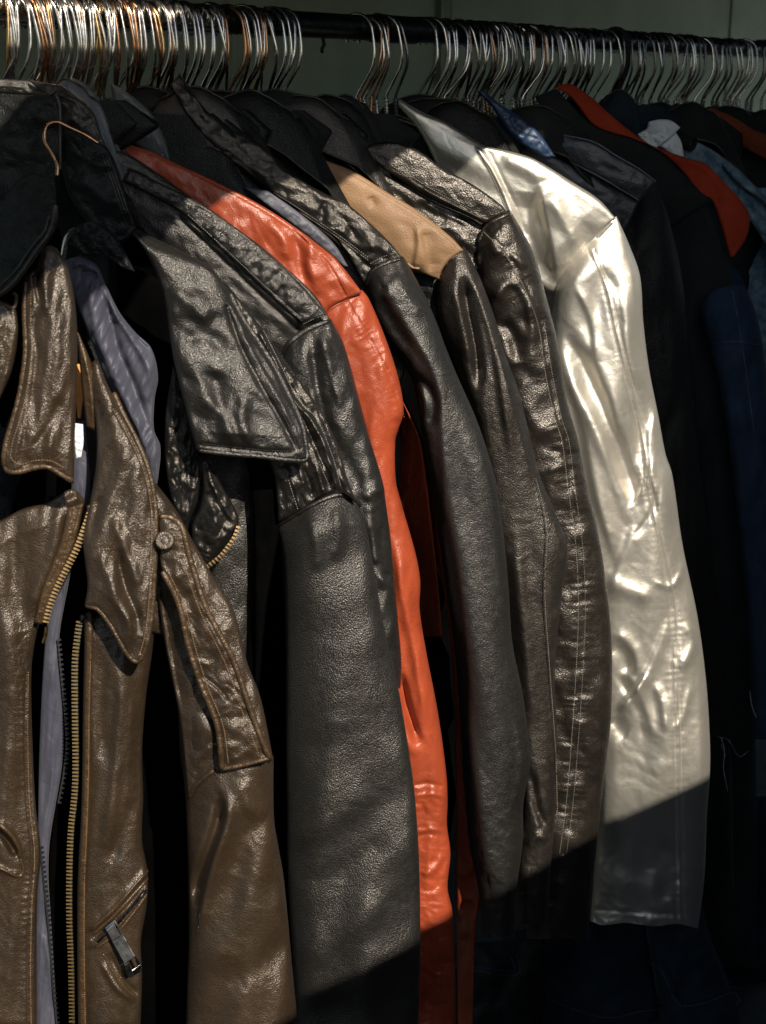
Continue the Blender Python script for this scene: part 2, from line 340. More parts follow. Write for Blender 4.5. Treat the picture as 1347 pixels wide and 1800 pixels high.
# ------------------------------------------------------------------ the setting
def box(name, c, sz, mat, parent=None, rz=0.0):
    x, y, z = [v/2 for v in sz]; V = np.array([[a, b, e] for a in (-x, x) for b in (-y, y) for e in (-z, z)])
    V = V@np.array([[math.cos(rz), math.sin(rz), 0], [-math.sin(rz), math.cos(rz), 0], [0, 0, 1]])+np.array(c)
    F = [(0, 1, 3, 2), (4, 6, 7, 5), (0, 4, 5, 1), (2, 3, 7, 6), (0, 2, 6, 4), (1, 5, 7, 3)]
    o = mesh_obj(name, V, F, mat, parent, None if parent is not None else c, smooth=False)
    bv = o.modifiers.new('bevel', 'BEVEL'); bv.width = min(.004, min(sz)*.3); bv.segments = 2; return o
def grid_plane(name, c, ax, ay, nx, ny, mat, parent, relief=None, origin=None):
    u, v = np.meshgrid(np.linspace(-.5, .5, nx), np.linspace(-.5, .5, ny)); ax, ay = np.array(ax, float), np.array(ay, float)
    n = np.cross(ax, ay); n /= np.linalg.norm(n); P = np.array(c)+u[..., None]*ax+v[..., None]*ay
    if relief is not None: P = P+relief(u, v)[..., None]*n
    return mesh_obj(name, P.reshape(-1, 3), ring_faces(ny, nx, False), mat, parent, origin)
GZ = -1.62
g = grid_plane('ground', (0, 0, GZ), (160, 0, 0), (0, 160, 0), 3, 3, M['ground'], None); g['kind'] = 'structure'
# tarpaulin wall behind the rack: sheets that meet in sewn seams
tw = thing('tarpaulin_wall', 'plain green grey tarpaulin wall in shade behind the rail', 'wall', (.6, 1.3, GZ))
xs = [-1.0, 1.06, 1.86, 3.4, 5.0]
for i in range(4):
    a, b = xs[i], xs[i+1]
    grid_plane('wall_sheet', ((a+b)/2, 1.30+.012*(i % 2), GZ+1.5), (b-a+.06, 0, 0), (0, 0, 3.0), 60, 40, M['wall'], tw,
               lambda u, v, i=i: .010*gn(u*3+i*5, v*2, 40+i)+.004*gn(u*12, v*3+i, 44))
    tube('seam_cord', [(b, 1.291, GZ), (b, 1.291, GZ+1.5), (b, 1.291, GZ+3.0)], .004, M['wall'], tw)
_c = at(1222, 35, 2.9); _r = rays(1222, 35); _t = (1.287-CAM[1])/_r[1]; _c = CAM+_r*_t
an = np.linspace(0, 2*np.pi, 24, endpoint=False); rr = 1+.3*gn(np.cos(an)*1.5, np.sin(an)*1.5, 9)
_V = np.stack([_c[0]+.014*np.cos(an)*rr, np.full(24, _c[1]), _c[2]+.030*np.sin(an)*rr], 1)
V_ = np.vstack([_V, _V*[1, 0, 1]+[0, _c[1]+.003, 0]]); mesh_obj('stain', np.vstack([V_, [[_c[0], _c[1], _c[2]]]]), [(i, (i+1) % 24, 48, 48) for i in range(24)], M['stain'], tw)
# unseen sun blockers added for their shade: canopy above, boards opposite, sheet right
aw = thing('added_shade_canopy', 'unseen dark green canvas canopy added to shade the top of the rack', 'canopy', (0, .5, .55))
zed = lambda x: float(np.interp(x, [-2.6, -.9, -.75, -.63, -.56, -.32, -.03, .3, 4.6], [.16, .16, .198, .268, .330, .352, .404, .44, .60]))  # front edge of the unseen canopy, shaped to set the upper shade line
def can(x, y): k = (y+.8)/.12; return zed(x)+.16*math.sin(min(1, k/9)*math.pi/2)+.012*math.sin(x*7)*min(1, k/3)+.004*math.sin(x*23+k)*(k < 3)
def sunward(x, y, z):
    k = .6
    for _ in range(20): q = np.array([x, y, z])+SV*k; k += (can(q[0], q[1])-q[2])/SV[2]*.8
    return np.array([x, y, z])+SV*k
g1 = sunward(-.3, -.03, -.058)[1]; g0 = sunward(-.3, 0.0, .060)[1]          # slit added to let sun reach the hooks at the left
xs_ = np.r_[np.linspace(-2.6, -1.0, 10), np.linspace(-.99, -.3, 28), np.linspace(-.28, 4.6, 30)]
for part in (0, 1):
    V_ = []
    for x in xs_:
        e = min(1, max(0, (-.34-x)/.16))*min(1, max(0, (x+1.0)/.1)); ym = (g0+g1)/2
        for q in np.linspace(0, 1, 14):
            y = -.8+q*((ym+.02)*(1-e)+g1*e+.8) if part == 0 else ((ym-.02)*(1-e)+g0*e)+q*(1.6-((ym-.02)*(1-e)+g0*e))
            V_.append((x, y, can(x, y)+.006*part*(1-q)))
    V_ = np.array(V_); n_ = len(V_); mesh_obj('canvas', np.vstack([V_, V_+[0, 0, .003]]), np.vstack([ring_faces(len(xs_), 14, False), ring_faces(len(xs_), 14, False)[:, ::-1]+n_]), M['shade_canvas'], aw)
tube('hem_rope', [(x, -.801, can(x, -.8)) for x in np.linspace(-2.6, 4.6, 241)], .006, M['shade_canvas'], aw)
hb = thing('added_shade_boards', 'unseen weathered boards added across the aisle to shade the sleeve ends', 'wall', (0, -1.52, GZ))
zt = lambda x: -.107-.07*(x+.788)  # top of the added boards, set to shade the sleeve ends
for i in range(26):
    x = -2.62+i*.2; h = zt(x)-GZ
    V_ = [(x+dx*.0985, -1.50-dy*.03-.004*(i % 2), GZ+(zt(x+dx*.0985)-GZ)*dz) for dx in (-1, 1) for dy in (0, 1) for dz in (0, 1)]
    mesh_obj('board', V_, [(0, 1, 3, 2), (4, 6, 7, 5), (0, 4, 5, 1), (2, 3, 7, 6), (0, 2, 6, 4), (1, 5, 7, 3)], M['board'], hb, smooth=False)
sd = thing('added_shade_sheet', 'unseen dark green canvas sheet added to shade the right of the rack', 'tarpaulin', (1.2, -1.45, GZ))
def sidex(z): return float(np.interp(z, [-1.62, -.18, .33, .58, .73, .81, .87, 1.2, 2.2], [.30, .075, .003, -.045, -.09, -.14, -.19, -.20, -.20]))  # edge of the added sheet, shaped to stop the sun past the silver sleeve
V_ = []
for z in np.linspace(GZ, 2.2, 61):
    for k, q in enumerate(np.linspace(0, 1, 41)):
        x = sidex(z)+q*2.6; V_.append((x, -1.455+.03*math.sin(q*40)*min(1, q*8), z))
V_ = np.array(V_); n_ = len(V_)
mesh_obj('canvas', np.vstack([V_, V_+[0, -.004, 0]]), np.vstack([ring_faces(61, 41, False), ring_faces(61, 41, False)[:, ::-1]+n_]), M['shade_canvas'], sd)

# ------------------------------------------------------------------ rail and hangers
rl = thing('clothes_rail', 'long round metal clothes rail crowded with wire hangers', 'clothes rail', (0, 0, 0))
tube('chrome_tube', [(x, 0, 0) for x in np.linspace(-.95, -.10, 12)], 0.0158, M['chrome'], rl, 24)
tube('black_tube', [(x, 0, 0) for x in np.linspace(-.12, 2.6, 30)], .0150, M['rail'], rl, 24)
tube('joint_sleeve', [(x, 0, 0) for x in (.155, .160, .165, .225, .23, .235)], .0172, M['rail'], rl, 24)
for xx in (-.93, 2.55): tube('upright', [(xx, 0, GZ+.01), (xx, 0, -.7), (xx, 0, .016)], .016, M['rail'], rl, 16)
def railx(px, py): r = rays(px, py); t = (0-CAM[1])/r[1]; return float((CAM+r*t)[0])
P_ = np.array([(railx(572, 66), .004, -.015), (railx(572, 66)-.002, .0, -.022), (railx(566, 70)-.004, -.004, -.028), (railx(564, 72)-.006, -.008, -.031)])
tt = tube('twist_tie', P_, .0022, M['black_cloth'], None, 8, origin=P_[0]); tag(tt, 'short black wire tie knotted under the bare stretch of rail', 'wire tie')
def hook_curve(top, reach, drop):
    q = [(top*math.cos(math.radians(a)), math.sin(math.radians(a))*top) for a in np.linspace(-25, 172, 15)]
    q += [(-top*1.12, -.016), (-top*1.13*reach, -.030), (-top*.98*reach, -.043), (-top*.50*reach, -.060), (-.001, -.076), (0, -.082), (0, -drop)]
    return np.array([(0, y, z) for y, z in q])
HM = {}
def hanger(px, kind, yaw, scale=1.0, lean=0.0):
    """bare wire hanger: hook over the rail, twisted neck, sloping shoulder wire that runs inside the garment"""
    X = railx(px, 70+px*.022); top = .0215*scale
    key = kind; side = 'left' if px < 560 else 'right'
    lab = {'steel': (f'steel wire hanger among the packed hooks {side} of the bare stretch of rail', f'steel wire hangers {side} of the bare rail'),
           'brass': ('golden wire hanger among the steel hooks at the left of the rail', 'golden wire hangers on the rail'),
           'copper': (f'rusty copper coloured wire hanger hooked {side} of the bare stretch of rail', f'rusty wire hangers {side} of the bare rail'),
           'dark_wire': ('dark grey wire hanger hooked on the shaded right of the rail', 'dark wire hangers on the rail')}[kind]
    o = bpy.data.objects.new('wire_hanger', None); COL.objects.link(o); o.location = (X, 0, .0155+.0017-top); o.rotation_euler = (lean*.4, lean, yaw)
    o['_o'] = [0., 0., 0.]; tag(o, lab[0], 'hanger', lab[1]); o.empty_display_size = .02
    if key not in HM:
        c = hook_curve(.0215, 1.0, .100); c = np.stack([np.zeros(80), *[np.interp(np.linspace(0, 1, 80), np.linspace(0, 1, len(c)), c[:, k]) for k in (1, 2)]], 1)
        cs = smooth_curve(np.c_[hook_curve(.0215, 1.0, .100)[:, 1:]*1000], step=1.5)/1000; c = np.stack([np.zeros(len(cs)), cs[:, 0], cs[:, 1]], 1)
        HM[key] = []
        V, F = tube_verts(c, .00195, 8); a = mesh_obj('hook', V, F, M[kind], o)
        s = np.linspace(0, 1, 40); V, F = tube_verts(np.stack([.0024*np.cos(s*30), .0024*np.sin(s*30), -.080-.022*s], 1), .0014, 6); b = mesh_obj('twisted_neck', V, F, M[kind], o)
        V, F = tube_verts(smooth_curve([(-50, -120), (-30, -112), (-8, -104), (0, -101), (8, -104), (30, -112), (50, -120)], 30)[:, [0, 0, 1]]*[0, .001, .001], .0014, 6); c2 = mesh_obj('shoulder_wire', V, F, M[kind], o)
        HM[key] = [a, b, c2]
    else:
        for ch in HM[key]:
            n = ch.copy(); COL.objects.link(n); n.parent = o
    o.scale = (1, scale, 1); return o
hk = []
for x in np.r_[-14, -6, 3, 9, 14, 20, 26, 32, 38, 43, 53, 62, 71, 90, 100, 117, 127, 147, 166, 176, 193, 210, 232, 252, 276, 287, 304, 323, 345, 359, 372, 404, 426, 447, 459, 474, 490, 47, 58, 66, 76, 84, 96, 104, 112, 121, 133, 141, 152, 160, 171, 180, 187, 198, 206, 214, 226, 238, 246, 258, 270, 282, 292, 300, 309, 316, 330, 352, 366, 377, 388, 396, 412, 420, 433, 441, 452, 466, 482, 497]:
    u = RNG.random(); hk.append((x+RNG.normal()*2, 'brass' if u < .14 and x < 330 else ('copper' if u > .80 else 'steel')))
for x in (628, 640, 648, 655, 661, 672, 683, 735, 747, 756, 763, 772, 781, 794, 803, 812, 821, 827, 838, 846, 854, 863, 872, 882, 893, 901, 910, 919, 930, 938, 948, 959, 968, 978, 996, 1010, 1031, 1040, 1050, 790, 799, 807, 834, 842, 850, 858, 868, 876, 889, 898, 905, 914, 926, 935, 942, 955, 964, 972, 985, 992, 1004, 1018, 1024):
    hk.append((x+RNG.normal()*1.5, 'steel' if RNG.random() < .62 else ('copper' if RNG.random() < .35 else 'dark_wire')))
for x in (1066, 1074, 1090, 1096, 1101, 1111, 1121, 1138, 1146, 1160, 1179, 1192, 1204, 1217, 1228, 1254, 1281, 1293, 1309, 1340, 1106, 1116, 1127, 1154, 1165, 1173, 1186, 1198, 1209, 1237, 1246, 1262, 1274, 1288, 1299, 1320, 1334):
    hk.append((x+RNG.normal()*1.5, 'steel' if RNG.random() < .6 else 'dark_wire'))
hk.sort()
for x, k in hk: hanger(x, k, math.radians(float(RNG.normal()*19)), 1+.18*float(RNG.random()), float(RNG.normal()*.085))
# one thick black plastic hanger
X = railx(1080, 90); ph = thing('plastic_hanger', 'thick black plastic hanger among the wire hooks on the rail', 'hanger', (X, 0, 0))
c = hook_curve(.022, 1.0, .100)+[X, 0, -.004]
tube('hook', np.stack([np.full(60, X)]+[np.interp(np.linspace(0, 1, 60), np.linspace(0, 1, len(c)), c[:, k]) for k in (1, 2)], 1), .0052, M['black_cloth'], ph, 10)
tube('shoulder_arm', [(X, y, -.100-abs(y)*.35+.01*(abs(y) < .02)) for y in np.linspace(-.15, .10, 21)], .011, M['black_cloth'], ph, 10)

# ------------------------------------------------------------------ plain garments, modelled in the round
def loft(name, C, rows, mat, parent, n=44, amp=.004, seed=0, ax=RH, sag=None, roll=None):
    """rings (height, half width, half thickness, sideways shift) swept into a body"""
    rows = np.array(rows, float); nz = max(8, int(abs(rows[-1, 0]-rows[0, 0])/.012)+len(rows)); t = np.linspace(0, 1, nz)
    tk = np.linspace(0, 1, len(rows)); rows = np.stack([np.interp(t, tk, rows[:, k]) for k in range(rows.shape[1])], 1)
    fx_ = np.array([-ax[1], ax[0], 0]); a = np.linspace(0, 2*np.pi, n, endpoint=False); V = []
    for i, (z, hw, th, s) in enumerate(rows):
        sg = 0 if sag is None else np.interp(t[i], np.linspace(0, 1, len(sag)), sag)
        ca, sa = np.cos(a), np.sin(a); k = 1+amp/max(th, .02)*(fbm(a*3.2/1.0+seed, np.full(n, z*9.0), 3, seed)*.8)
        V.append(np.array(C)+np.outer(s+hw*np.sign(ca)*np.abs(ca)**.85*k, ax)+np.outer(th*np.sign(sa)*np.abs(sa)**.8*k, fx_)+np.outer(z-sg*np.abs(ca)**1.6+(.005 if sag else 0)*fbm(a*1.6+seed*3.1, np.full(n, t[i]*1.5+seed), 3, seed)*(.3+t[i]), UZ))
    o = mesh_obj(name, np.vstack(V), ring_faces(nz, n), mat, parent)
    if roll is not None:
        e = np.vstack([V[-1], V[-1][:1]])[n//2-2:]; tube('edge_roll', e+[0, 0, -.001], .0016, roll, o, 6)
        e = V[int(nz*.45)]; tube('edge_roll', np.vstack([e, e[:1]])[n//2-2:]+[0, 0, .001], .0012, roll, o, 6)
    return o
def torso(parent, C, hw, mat, length=.62, th=.022, seed=0, ax=RH, name='body'):
    return loft(name, C, [(0, .055, th*.6, 0), (-.02, .085, th*.9, 0), (-.05, hw*.68, th, 0), (-.085, hw*.93, th, 0), (-.13, hw, th, 0), (-.36, hw*.96, th*1.1, 0), (-length, hw, th*1.15, 0)], mat, parent, 48, .005, seed, ax, (0, .004, .012, .012, 0, 0, 0))
def collar(parent, C, mat, s=1.0, seed=0, ax=RH, name='collar'):
    return loft(name, C, [(-.015, .060*s, .028*s, 0), (.012, .052*s, .027*s, 0), (.020, .054*s, .031*s, 0), (.017, .062*s, .038*s, 0), (.0, .082*s, .044*s, 0), (-.034, .105*s, .046*s, .004)], mat, parent, 48, .005, seed, ax, (.0, .026, .030, .034, .05, .075), M['black_shiny'])
def sleeve3(parent, C, hw, mat, length=.55, r=.062, seed=0, ax=RH, out=.03):
    return loft('sleeve', C, [(-.085, r*.55, .03, hw-.035), (-.12, r*.8, .04, hw-.012), (-.2, r, .045, hw+.005), (-.36, r*.96, .045, hw+out*.6), (-.085-length, r*.8, .04, hw+out)], mat, parent, 40, .007, seed, ax)
def plain_jacket(px, py, d, hw, mats, label, name='jacket', seed=0, yaw=0., sleeve=True, length=.62, cs=1.0, group=None, cat='jacket', th=.022):
    C = at(px, py, d); ax = RH*math.cos(yaw)+FH*math.sin(yaw)
    r = thing(name, label, cat, C, group); torso(r, C, hw, mats[0], length, th, seed, ax); collar(r, C, mats[-1], cs, seed+3, ax)
    if sleeve: sleeve3(r, C, hw, mats[0], length*.9, seed=seed+5, ax=ax)
    return r
# ------------------------------------------------------------------ the jackets
def root(px, py, d, label, name='leather_jacket', cat='jacket', group=None): return thing(name, label, cat, at(px, py, d), group)
def under(r, S, d, mat, hw=.17, length=.70, th=.018, seed=0):
    """the body of a jacket behind its sleeve; S = where its shoulder end is seen"""
    c = at(S[0], S[1], d)-RH*(hw+.012)+UZ*.075; return torso(r, c, hw, mat, length, th, seed)
# ---- silver
dI = 1.86
I = root(760, 210, dI, 'shiny silver leather jacket with long double seamed sleeve')
under(I, (1060, 400), dI+.055, M['silver'], .16, .82)
pI = [(700, 172), (741, 196), (784, 215), (841, 250), (860, 258), (905, 268), (942, 281), (1003, 318), (1052, 350), (1083, 384)]
I_sh = sheet('shoulder_panel', M['silver'], I, [(700, 185), (738, 232), (790, 330), (860, 410), (915, 470), (960, 510), (992, 520)], pI,
    B=[(992, 520), (999, 482), (1012, 460), (1030, 441), (1056, 410), (1083, 384)], d=(1.85, 1.85, 1.855, 1.835), bulge=10, res=2.6, edge=(6, 4),
    fx=[ridge([(841, 262), (866, 300), (897, 368), (915, 420)], 4, 3.4, 4, taper=False), ridge([(853, 258), (875, 300), (906, 364), (922, 410)], 3, -1.5, 5, taper=False),
        ridge([(950, 318), (962, 380), (975, 440), (984, 500)], 10, 11, 34), ridge([(932, 335), (926, 400), (944, 450), (962, 492)], 20, -7, 14),
        ridge([(965, 335), (1000, 400), (1020, 440)], 12, 5, 18), ridge([(880, 275), (930, 300), (960, 318)], 14, 4, 12),
        drape(110, 44, 4.0, 36, 21, 1), crumple(26, .7, 2.2, 35, 22), seam(offset(pI, 5)[50:], 2, -.5, .4, 12, 12)])
stitches(I_sh, [(848, 275), (866, 312), (890, 366)], M['thread_silver'], 3.4, .5); stitches(I_sh, offset(pI, 5)[60:-4], M['thread_silver'], 3.0, .4)
sI = [(1035, 440), (1060, 500), (1080, 586), (1100, 667), (1125, 768), (1134, 850), (1156, 953), (1178, 1064), (1182, 1193), (1187, 1296), (1189, 1471), (1191, 1616)]
I_sl = sheet('sleeve', M['silver'], I,
    [(985, 470), (975, 517), (968, 600), (966, 700), (975, 800), (1000, 960), (1030, 1120), (1048, 1260), (1050, 1400), (1045, 1527), (1038, 1619)],
    [(1084, 380), (1105, 427), (1125, 484), (1131, 565), (1141, 647), (1157, 728), (1170, 797), (1182, 835), (1200, 957), (1226, 1082), (1241, 1193), (1248, 1300), (1248, 1360), (1243, 1430), (1238, 1545), (1227, 1632)],
    T=[(985, 470), (1012, 446), (1050, 405), (1084, 380)], B=[(1038, 1619), (1060, 1626), (1100, 1622), (1150, 1628), (1190, 1624), (1227, 1632)],
    d=dI, prof='tube', bulge=44, back=36, res=2.6, topflat=.4,
    fx=[seam(sI, 2.2, -1.7, .45, 11, 8), seam([(x+10, y) for x, y in sI], 2.2, -1.7, .45, 11, 8), ridge([(x+5, y) for x, y in sI], 3, 1.0, 3, False),
        ridge([(985, 570), (1004, 592), (1030, 640), (1062, 708), (1086, 780), (1116, 879), (1126, 905)], 22, -10, 13),
        ridge([(1000, 575), (1034, 632), (1072, 715), (1098, 790)], 8, 6, 22), ridge([(985, 610), (1010, 680), (1050, 760), (1085, 850), (1110, 930)], 12, 7, 14),
        ridge([(1085, 500), (1098, 560), (1112, 640), (1130, 690)], 10, 5, 14), ridge([(1075, 1130), (1095, 1150), (1108, 1185)], 14, -6, 14), ridge([(1080, 1110), (1110, 1140), (1122, 1190)], 9, 5, 12),
        ridge([(1078, 1260), (1092, 1285), (1106, 1292)], 13, -6, 13), ridge([(1140, 1180), (1110, 1225), (1085, 1250)], 7, 5, 10), ridge([(1150, 1195), (1165, 1240), (1172, 1290)], 7, 4, 7),
        ridge([(1060, 1010), (1110, 1040), (1150, 1050)], 14, 4, 14), ridge([(1190, 930), (1205, 985), (1196, 1010)], 8, 4, 8), ridge([(1205, 1090), (1220, 1130), (1195, 1180)], 9, 5, 9),
        ridge([(1070, 1520), (1110, 1535), (1150, 1515), (1180, 1480)], 20, -3, 18), ridge([(1060, 1560), (1110, 1545), (1160, 1575)], 20, 2.5, 20),
        ridge([(1030, 1400), (1140, 1375), (1260, 1345)], 70, 11, 170, False), drape(58, 240, 8.0, 10, 23, 1), ridge([(1010, 500), (1040, 560), (1050, 640)], 6, 4, 12), ridge([(1060, 470), (1085, 520), (1094, 590)], 5, -3, 10), ridge([(1150, 800), (1136, 850), (1105, 900)], 4, 3, 8), ridge([(1160, 850), (1145, 900), (1110, 950)], 4, -3, 6), ridge([(1200, 1000), (1180, 1030), (1150, 1020)], 4, 3, 7), ridge([(1215, 1200), (1200, 1260), (1180, 1290)], 5, 3, 8), ridge([(1100, 1180), (1130, 1230), (1150, 1300)], 5, 3.5, 9), ridge([(1080, 1180), (1120, 1250), (1130, 1310)], 5, -3, 8), drape(150, 110, 3.0, -34, 223, 1), crumple(24, .8, 2.2, 60, 24), crumple(54, 4.2, 1.6, 55, 226, near_pt(1140, 1300, 120, 110)), crumple(60, 6.0, 1.8, 25, 227, where_y(1420, 1500)), crumple(34, 2.0, 1.6, 40, 229, where_y(1440, 1520)), ridge([(1120, 920), (1090, 1000), (1072, 1060)], 10, 5, 16), ridge([(1180, 1080), (1140, 1180), (1090, 1260)], 6, 4, 14), ridge([(1160, 700), (1140, 800), (1165, 900)], 6, 4, 14), ridge([(1000, 660), (1030, 760), (1048, 860), (1090, 1000)], 8, 6, 20), ridge([(1110, 700), (1120, 760), (1118, 820)], 5, -3, 9), crumple(14, 2.6, .5, 5, 25, where_y(1585, 1625)),
        ridge([(1040, 1598), (1130, 1604), (1226, 1608)], 4, -1.2, 4, False)])
stitches(I_sl, sI, M['thread_silver'], 3.3, .5); stitches(I_sl, [(x+10, y) for x, y in sI], M['thread_silver'], 3.3, .5); stitches(I_sl, [(1046, 1606), (1130, 1612), (1222, 1616)], M['thread_silver'], 3.4, .45)
stitches(I_sl, [(1046, 1500), (1043, 1560), (1041, 1612)], M['thread_silver'], 3.2, .5)
piping(I_sh, [(988, 508), (999, 484), (1012, 462), (1030, 442), (1056, 412), (1078, 388)], M['silver'], 2.6, -.4, 'seam_welt')
# ---- dark espresso jacket left of the silver one
dH = 1.69
H = root(700, 280, dH, 'dark espresso leather jacket hanging just left of the silver jacket')
under(H, (880, 400), dH+.045, M['shade_black'], .16, .95)
pH = [(655, 252), (690, 248), (734, 262), (784, 295), (834, 321), (888, 358), (898, 372)]
H_fr = sheet('front_panel', M['espresso'], H, [(560, 290), (600, 320), (680, 400), (760, 500), (840, 620), (900, 720)], [(640, 290), (700, 318), (760, 352), (851, 396), (880, 440), (930, 560), (960, 700)], d=(1.675, 1.675, 1.70, 1.70), bulge=10, res=3,
    fx=[drape(60, 34, 5, 30, 31), crumple(32, 2.6, 1.5, 25, 32), ridge([(735, 350), (760, 380), (790, 400)], 9, -4, 9), ridge([(860, 500), (890, 480), (925, 490)], 10, 6, 10), ridge([(850, 545), (900, 535), (930, 560)], 11, -6, 11)])
H_yk = sheet('shoulder_yoke', M['espresso'], H, [(640, 262), (664, 290), (700, 312), (751, 343), (800, 367), (853, 394)], pH, B=[(853, 394), (870, 384), (893, 376)], d=(1.665, 1.67, 1.668, 1.67), bulge=5, res=2.5, edge=(5, 4),
    fx=[drape(40, 24, 1.5, 30, 33), crumple(26, 1.1, 1.6, 30, 34), seam([(690, 296), (751, 331), (845, 378)], 2, -.7, .6, 10, 9)])
for o_ in (6, 13): stitches(H_yk, [(672, 284+o_*-1), (751, 341-o_), (846, 390-o_)], M['thread_grey'], 2.8, .45)
sH = [(854, 405), (890, 443), (917, 484), (951, 567), (964, 651), (981, 734), (994, 775), (1005, 861), (1018, 957), (1023, 1064), (1020, 1156), (1012, 1285), (1001, 1416), (990, 1500)]
H_sl = sheet('sleeve', M['espresso'], H, [(850, 388), (838, 430), (845, 520), (870, 640), (895, 760), (915, 900), (925, 1040), (930, 1200), (930, 1400), (927, 1560), (926, 1650)],
    [(896, 368), (917, 403), (941, 452), (960, 520), (980, 600), (996, 700), (1016, 772), (1034, 861), (1053, 942), (1068, 1045), (1076, 1140), (1074, 1267), (1067, 1330), (1057, 1410), (1047, 1508), (1041, 1560), (1034, 1650)],
    T=[(850, 388), (870, 382), (896, 368)], d=dH, prof='tube', bulge=42, back=28, res=2.6, topflat=.5,
    fx=[seam(sH, 3, -1.6, 1.5, 22, 12), drape(60, 60, 5, 40, 35), crumple(34, 1.8, 2.0, 75, 36), crumple(15, .8, 1.5, 80, 37, where_y(700, 900)),
        ridge([(862, 440), (900, 450), (930, 470)], 9, 4, 9), ridge([(850, 560), (890, 500), (915, 505), (935, 560), (930, 640)], 9, 6, 12), ridge([(880, 560), (905, 600), (912, 640)], 12, -9, 12),
        ridge([(960, 830), (1000, 815), (1030, 820)], 7, 3, 7), ridge([(965, 790), (1000, 800), (1025, 790)], 6, -3, 6)])
stitches(H_sl, [(x-6, y) for x, y in sH], M['thread_grey'], 3.2, .5); stitches(H_sl, [(x+6, y) for x, y in sH[3:]], M['thread_grey'], 3.2, .4)
piping(H_sl, [(842, 425), (853, 400), (870, 388), (896, 376)], M['espresso'], 2.6, 1.2, 'seam_welt')
# ---- tan and black jacket
dG = 1.62
G = root(600, 300, dG, 'black leather jacket with a wide tan shoulder yoke')
under(G, (800, 480), dG+.035, M['shade_black'], .16, .95)
pG = [(572, 282), (600, 292), (630, 306), (684, 340), (734, 370), (791, 415), (815, 440)]
G_yk = sheet('shoulder_yoke', M['tan'], G, [(560, 300), (588, 345), (620, 390), (670, 440), (700, 474), (735, 480), (772, 492)], pG, B=[(772, 492), (776, 478), (790, 458), (815, 440)], d=(1.61, 1.61, 1.605, 1.60), bulge=9, res=2.6, edge=(4, 3.5),
    fx=[ridge([(733, 395), (736, 430), (728, 478)], 5, 5, 34), ridge([(742, 400), (752, 440), (758, 480)], 6, -6, 20), ridge([(650, 345), (660, 365)], 8, -2.5, 8), drape(70, 40, 2, 30, 41), seam(offset(pG, 6), 2, -.6, .3, 10, 10), crumple(50, .8, 1.5, 20, 42)])
stitches(G_yk, offset(pG, 6)[6:-3], M['thread_brown'], 2.7, .4)
piping(G_yk, [(717, 463), (725, 470), (738, 472)], M['tan'], 1.6, .5, 'seam_welt')
G_fr = sheet('front_panel', M['black_dull'], G, [(690, 440), (700, 520), (730, 640), (760, 780), (790, 920)], [(790, 470), (795, 540), (815, 620), (838, 660), (860, 760)], d=1.63, bulge=6, fx=[drape(50, 40, 4, 40, 43), crumple(30, 1.5, 1.5, 40, 44)])
sG = [(939, 840), (952, 890), (959, 936), (956, 1000), (955, 1052), (963, 1168), (974, 1322), (977, 1430)]
G_sl = sheet('sleeve', M['black_worn'], G, [(768, 500), (772, 560), (800, 640), (830, 730), (850, 820), (868, 960), (885, 1080), (900, 1200), (915, 1300), (915, 1420), (908, 1545), (906, 1625)],
    [(816, 432), (844, 488), (871, 562), (886, 617), (911, 684), (928, 751), (950, 837), (975, 898), (997, 960), (989, 1038), (976, 1174), (979, 1300), (977, 1361), (976, 1434), (968, 1530), (964, 1620)],
    T=[(768, 500), (780, 475), (816, 432)], d=dG, prof='tube', bulge=36, back=20, res=2.6, topflat=.5,
    fx=[ridge([(812, 480), (822, 540), (836, 610), (842, 690)], 9, -17, 9), ridge([(822, 470), (850, 540), (868, 600), (886, 700), (900, 800)], 8, 7, 16), ridge([(800, 500), (815, 570), (828, 640)], 14, 5, 6),
        ridge([(870, 590), (893, 680), (915, 760), (935, 850)], 6, 4, 6), seam(sG, 2.5, 1.0, .5, 12, 14), ridge([(901, 940), (915, 1060), (925, 1150), (938, 1280)], 12, 6, 14),
        ridge([(932, 1350), (945, 1420), (962, 1462)], 8, -8, 8), ridge([(925, 1490), (945, 1470), (970, 1478)], 8, 5, 8), drape(40, 300, 6, -8, 45, 1), crumple(24, 1.2, 1.6, 80, 46), crumple(16, 1.4, 1.2, 30, 47, where_y(1380, 1480))])
stitches(G_sl, [(x+3, y) for x, y in sG], M['thread_grey'], 3.0, .45); piping(G_sl, sG, M['espresso'], .9, .4, 'seam_welt')
# ---- black jacket right of the orange one
dF = 1.54
Fj = root(420, 230, dF, 'black leather jacket between the orange jacket and the tan yoked one')
under(Fj, (700, 480), dF+.03, M['shade_black'], .17, .95)
pF = [(316, 128), (340, 162), (390, 214), (456, 253), (520, 310), (575, 342), (604, 354), (634, 377), (684, 424), (708, 454)]
F_sh = sheet('shoulder_panel', M['black_shiny'], Fj, [(300, 150), (330, 205), (380, 262), (440, 310), (500, 355), (550, 392), (593, 424), (640, 500)], pF, B=[(640, 500), (655, 474), (680, 462), (708, 454)], d=(1.52, 1.53, 1.522, 1.522), bulge=8, res=2.5, edge=(4, 3.5),
    fx=[ridge([(480, 345), (520, 372), (593, 420), (650, 470)], 3, -1.6, 3, False), drape(40, 26, 3.5, 40, 51), crumple(26, 2.2, 1.4, 35, 52), ridge([(575, 350), (565, 370), (570, 390)], 6, -3, 6), ridge([(640, 400), (655, 430), (662, 460)], 8, 3, 8), ridge([(600, 370), (615, 400), (640, 430)], 7, -3, 7)])
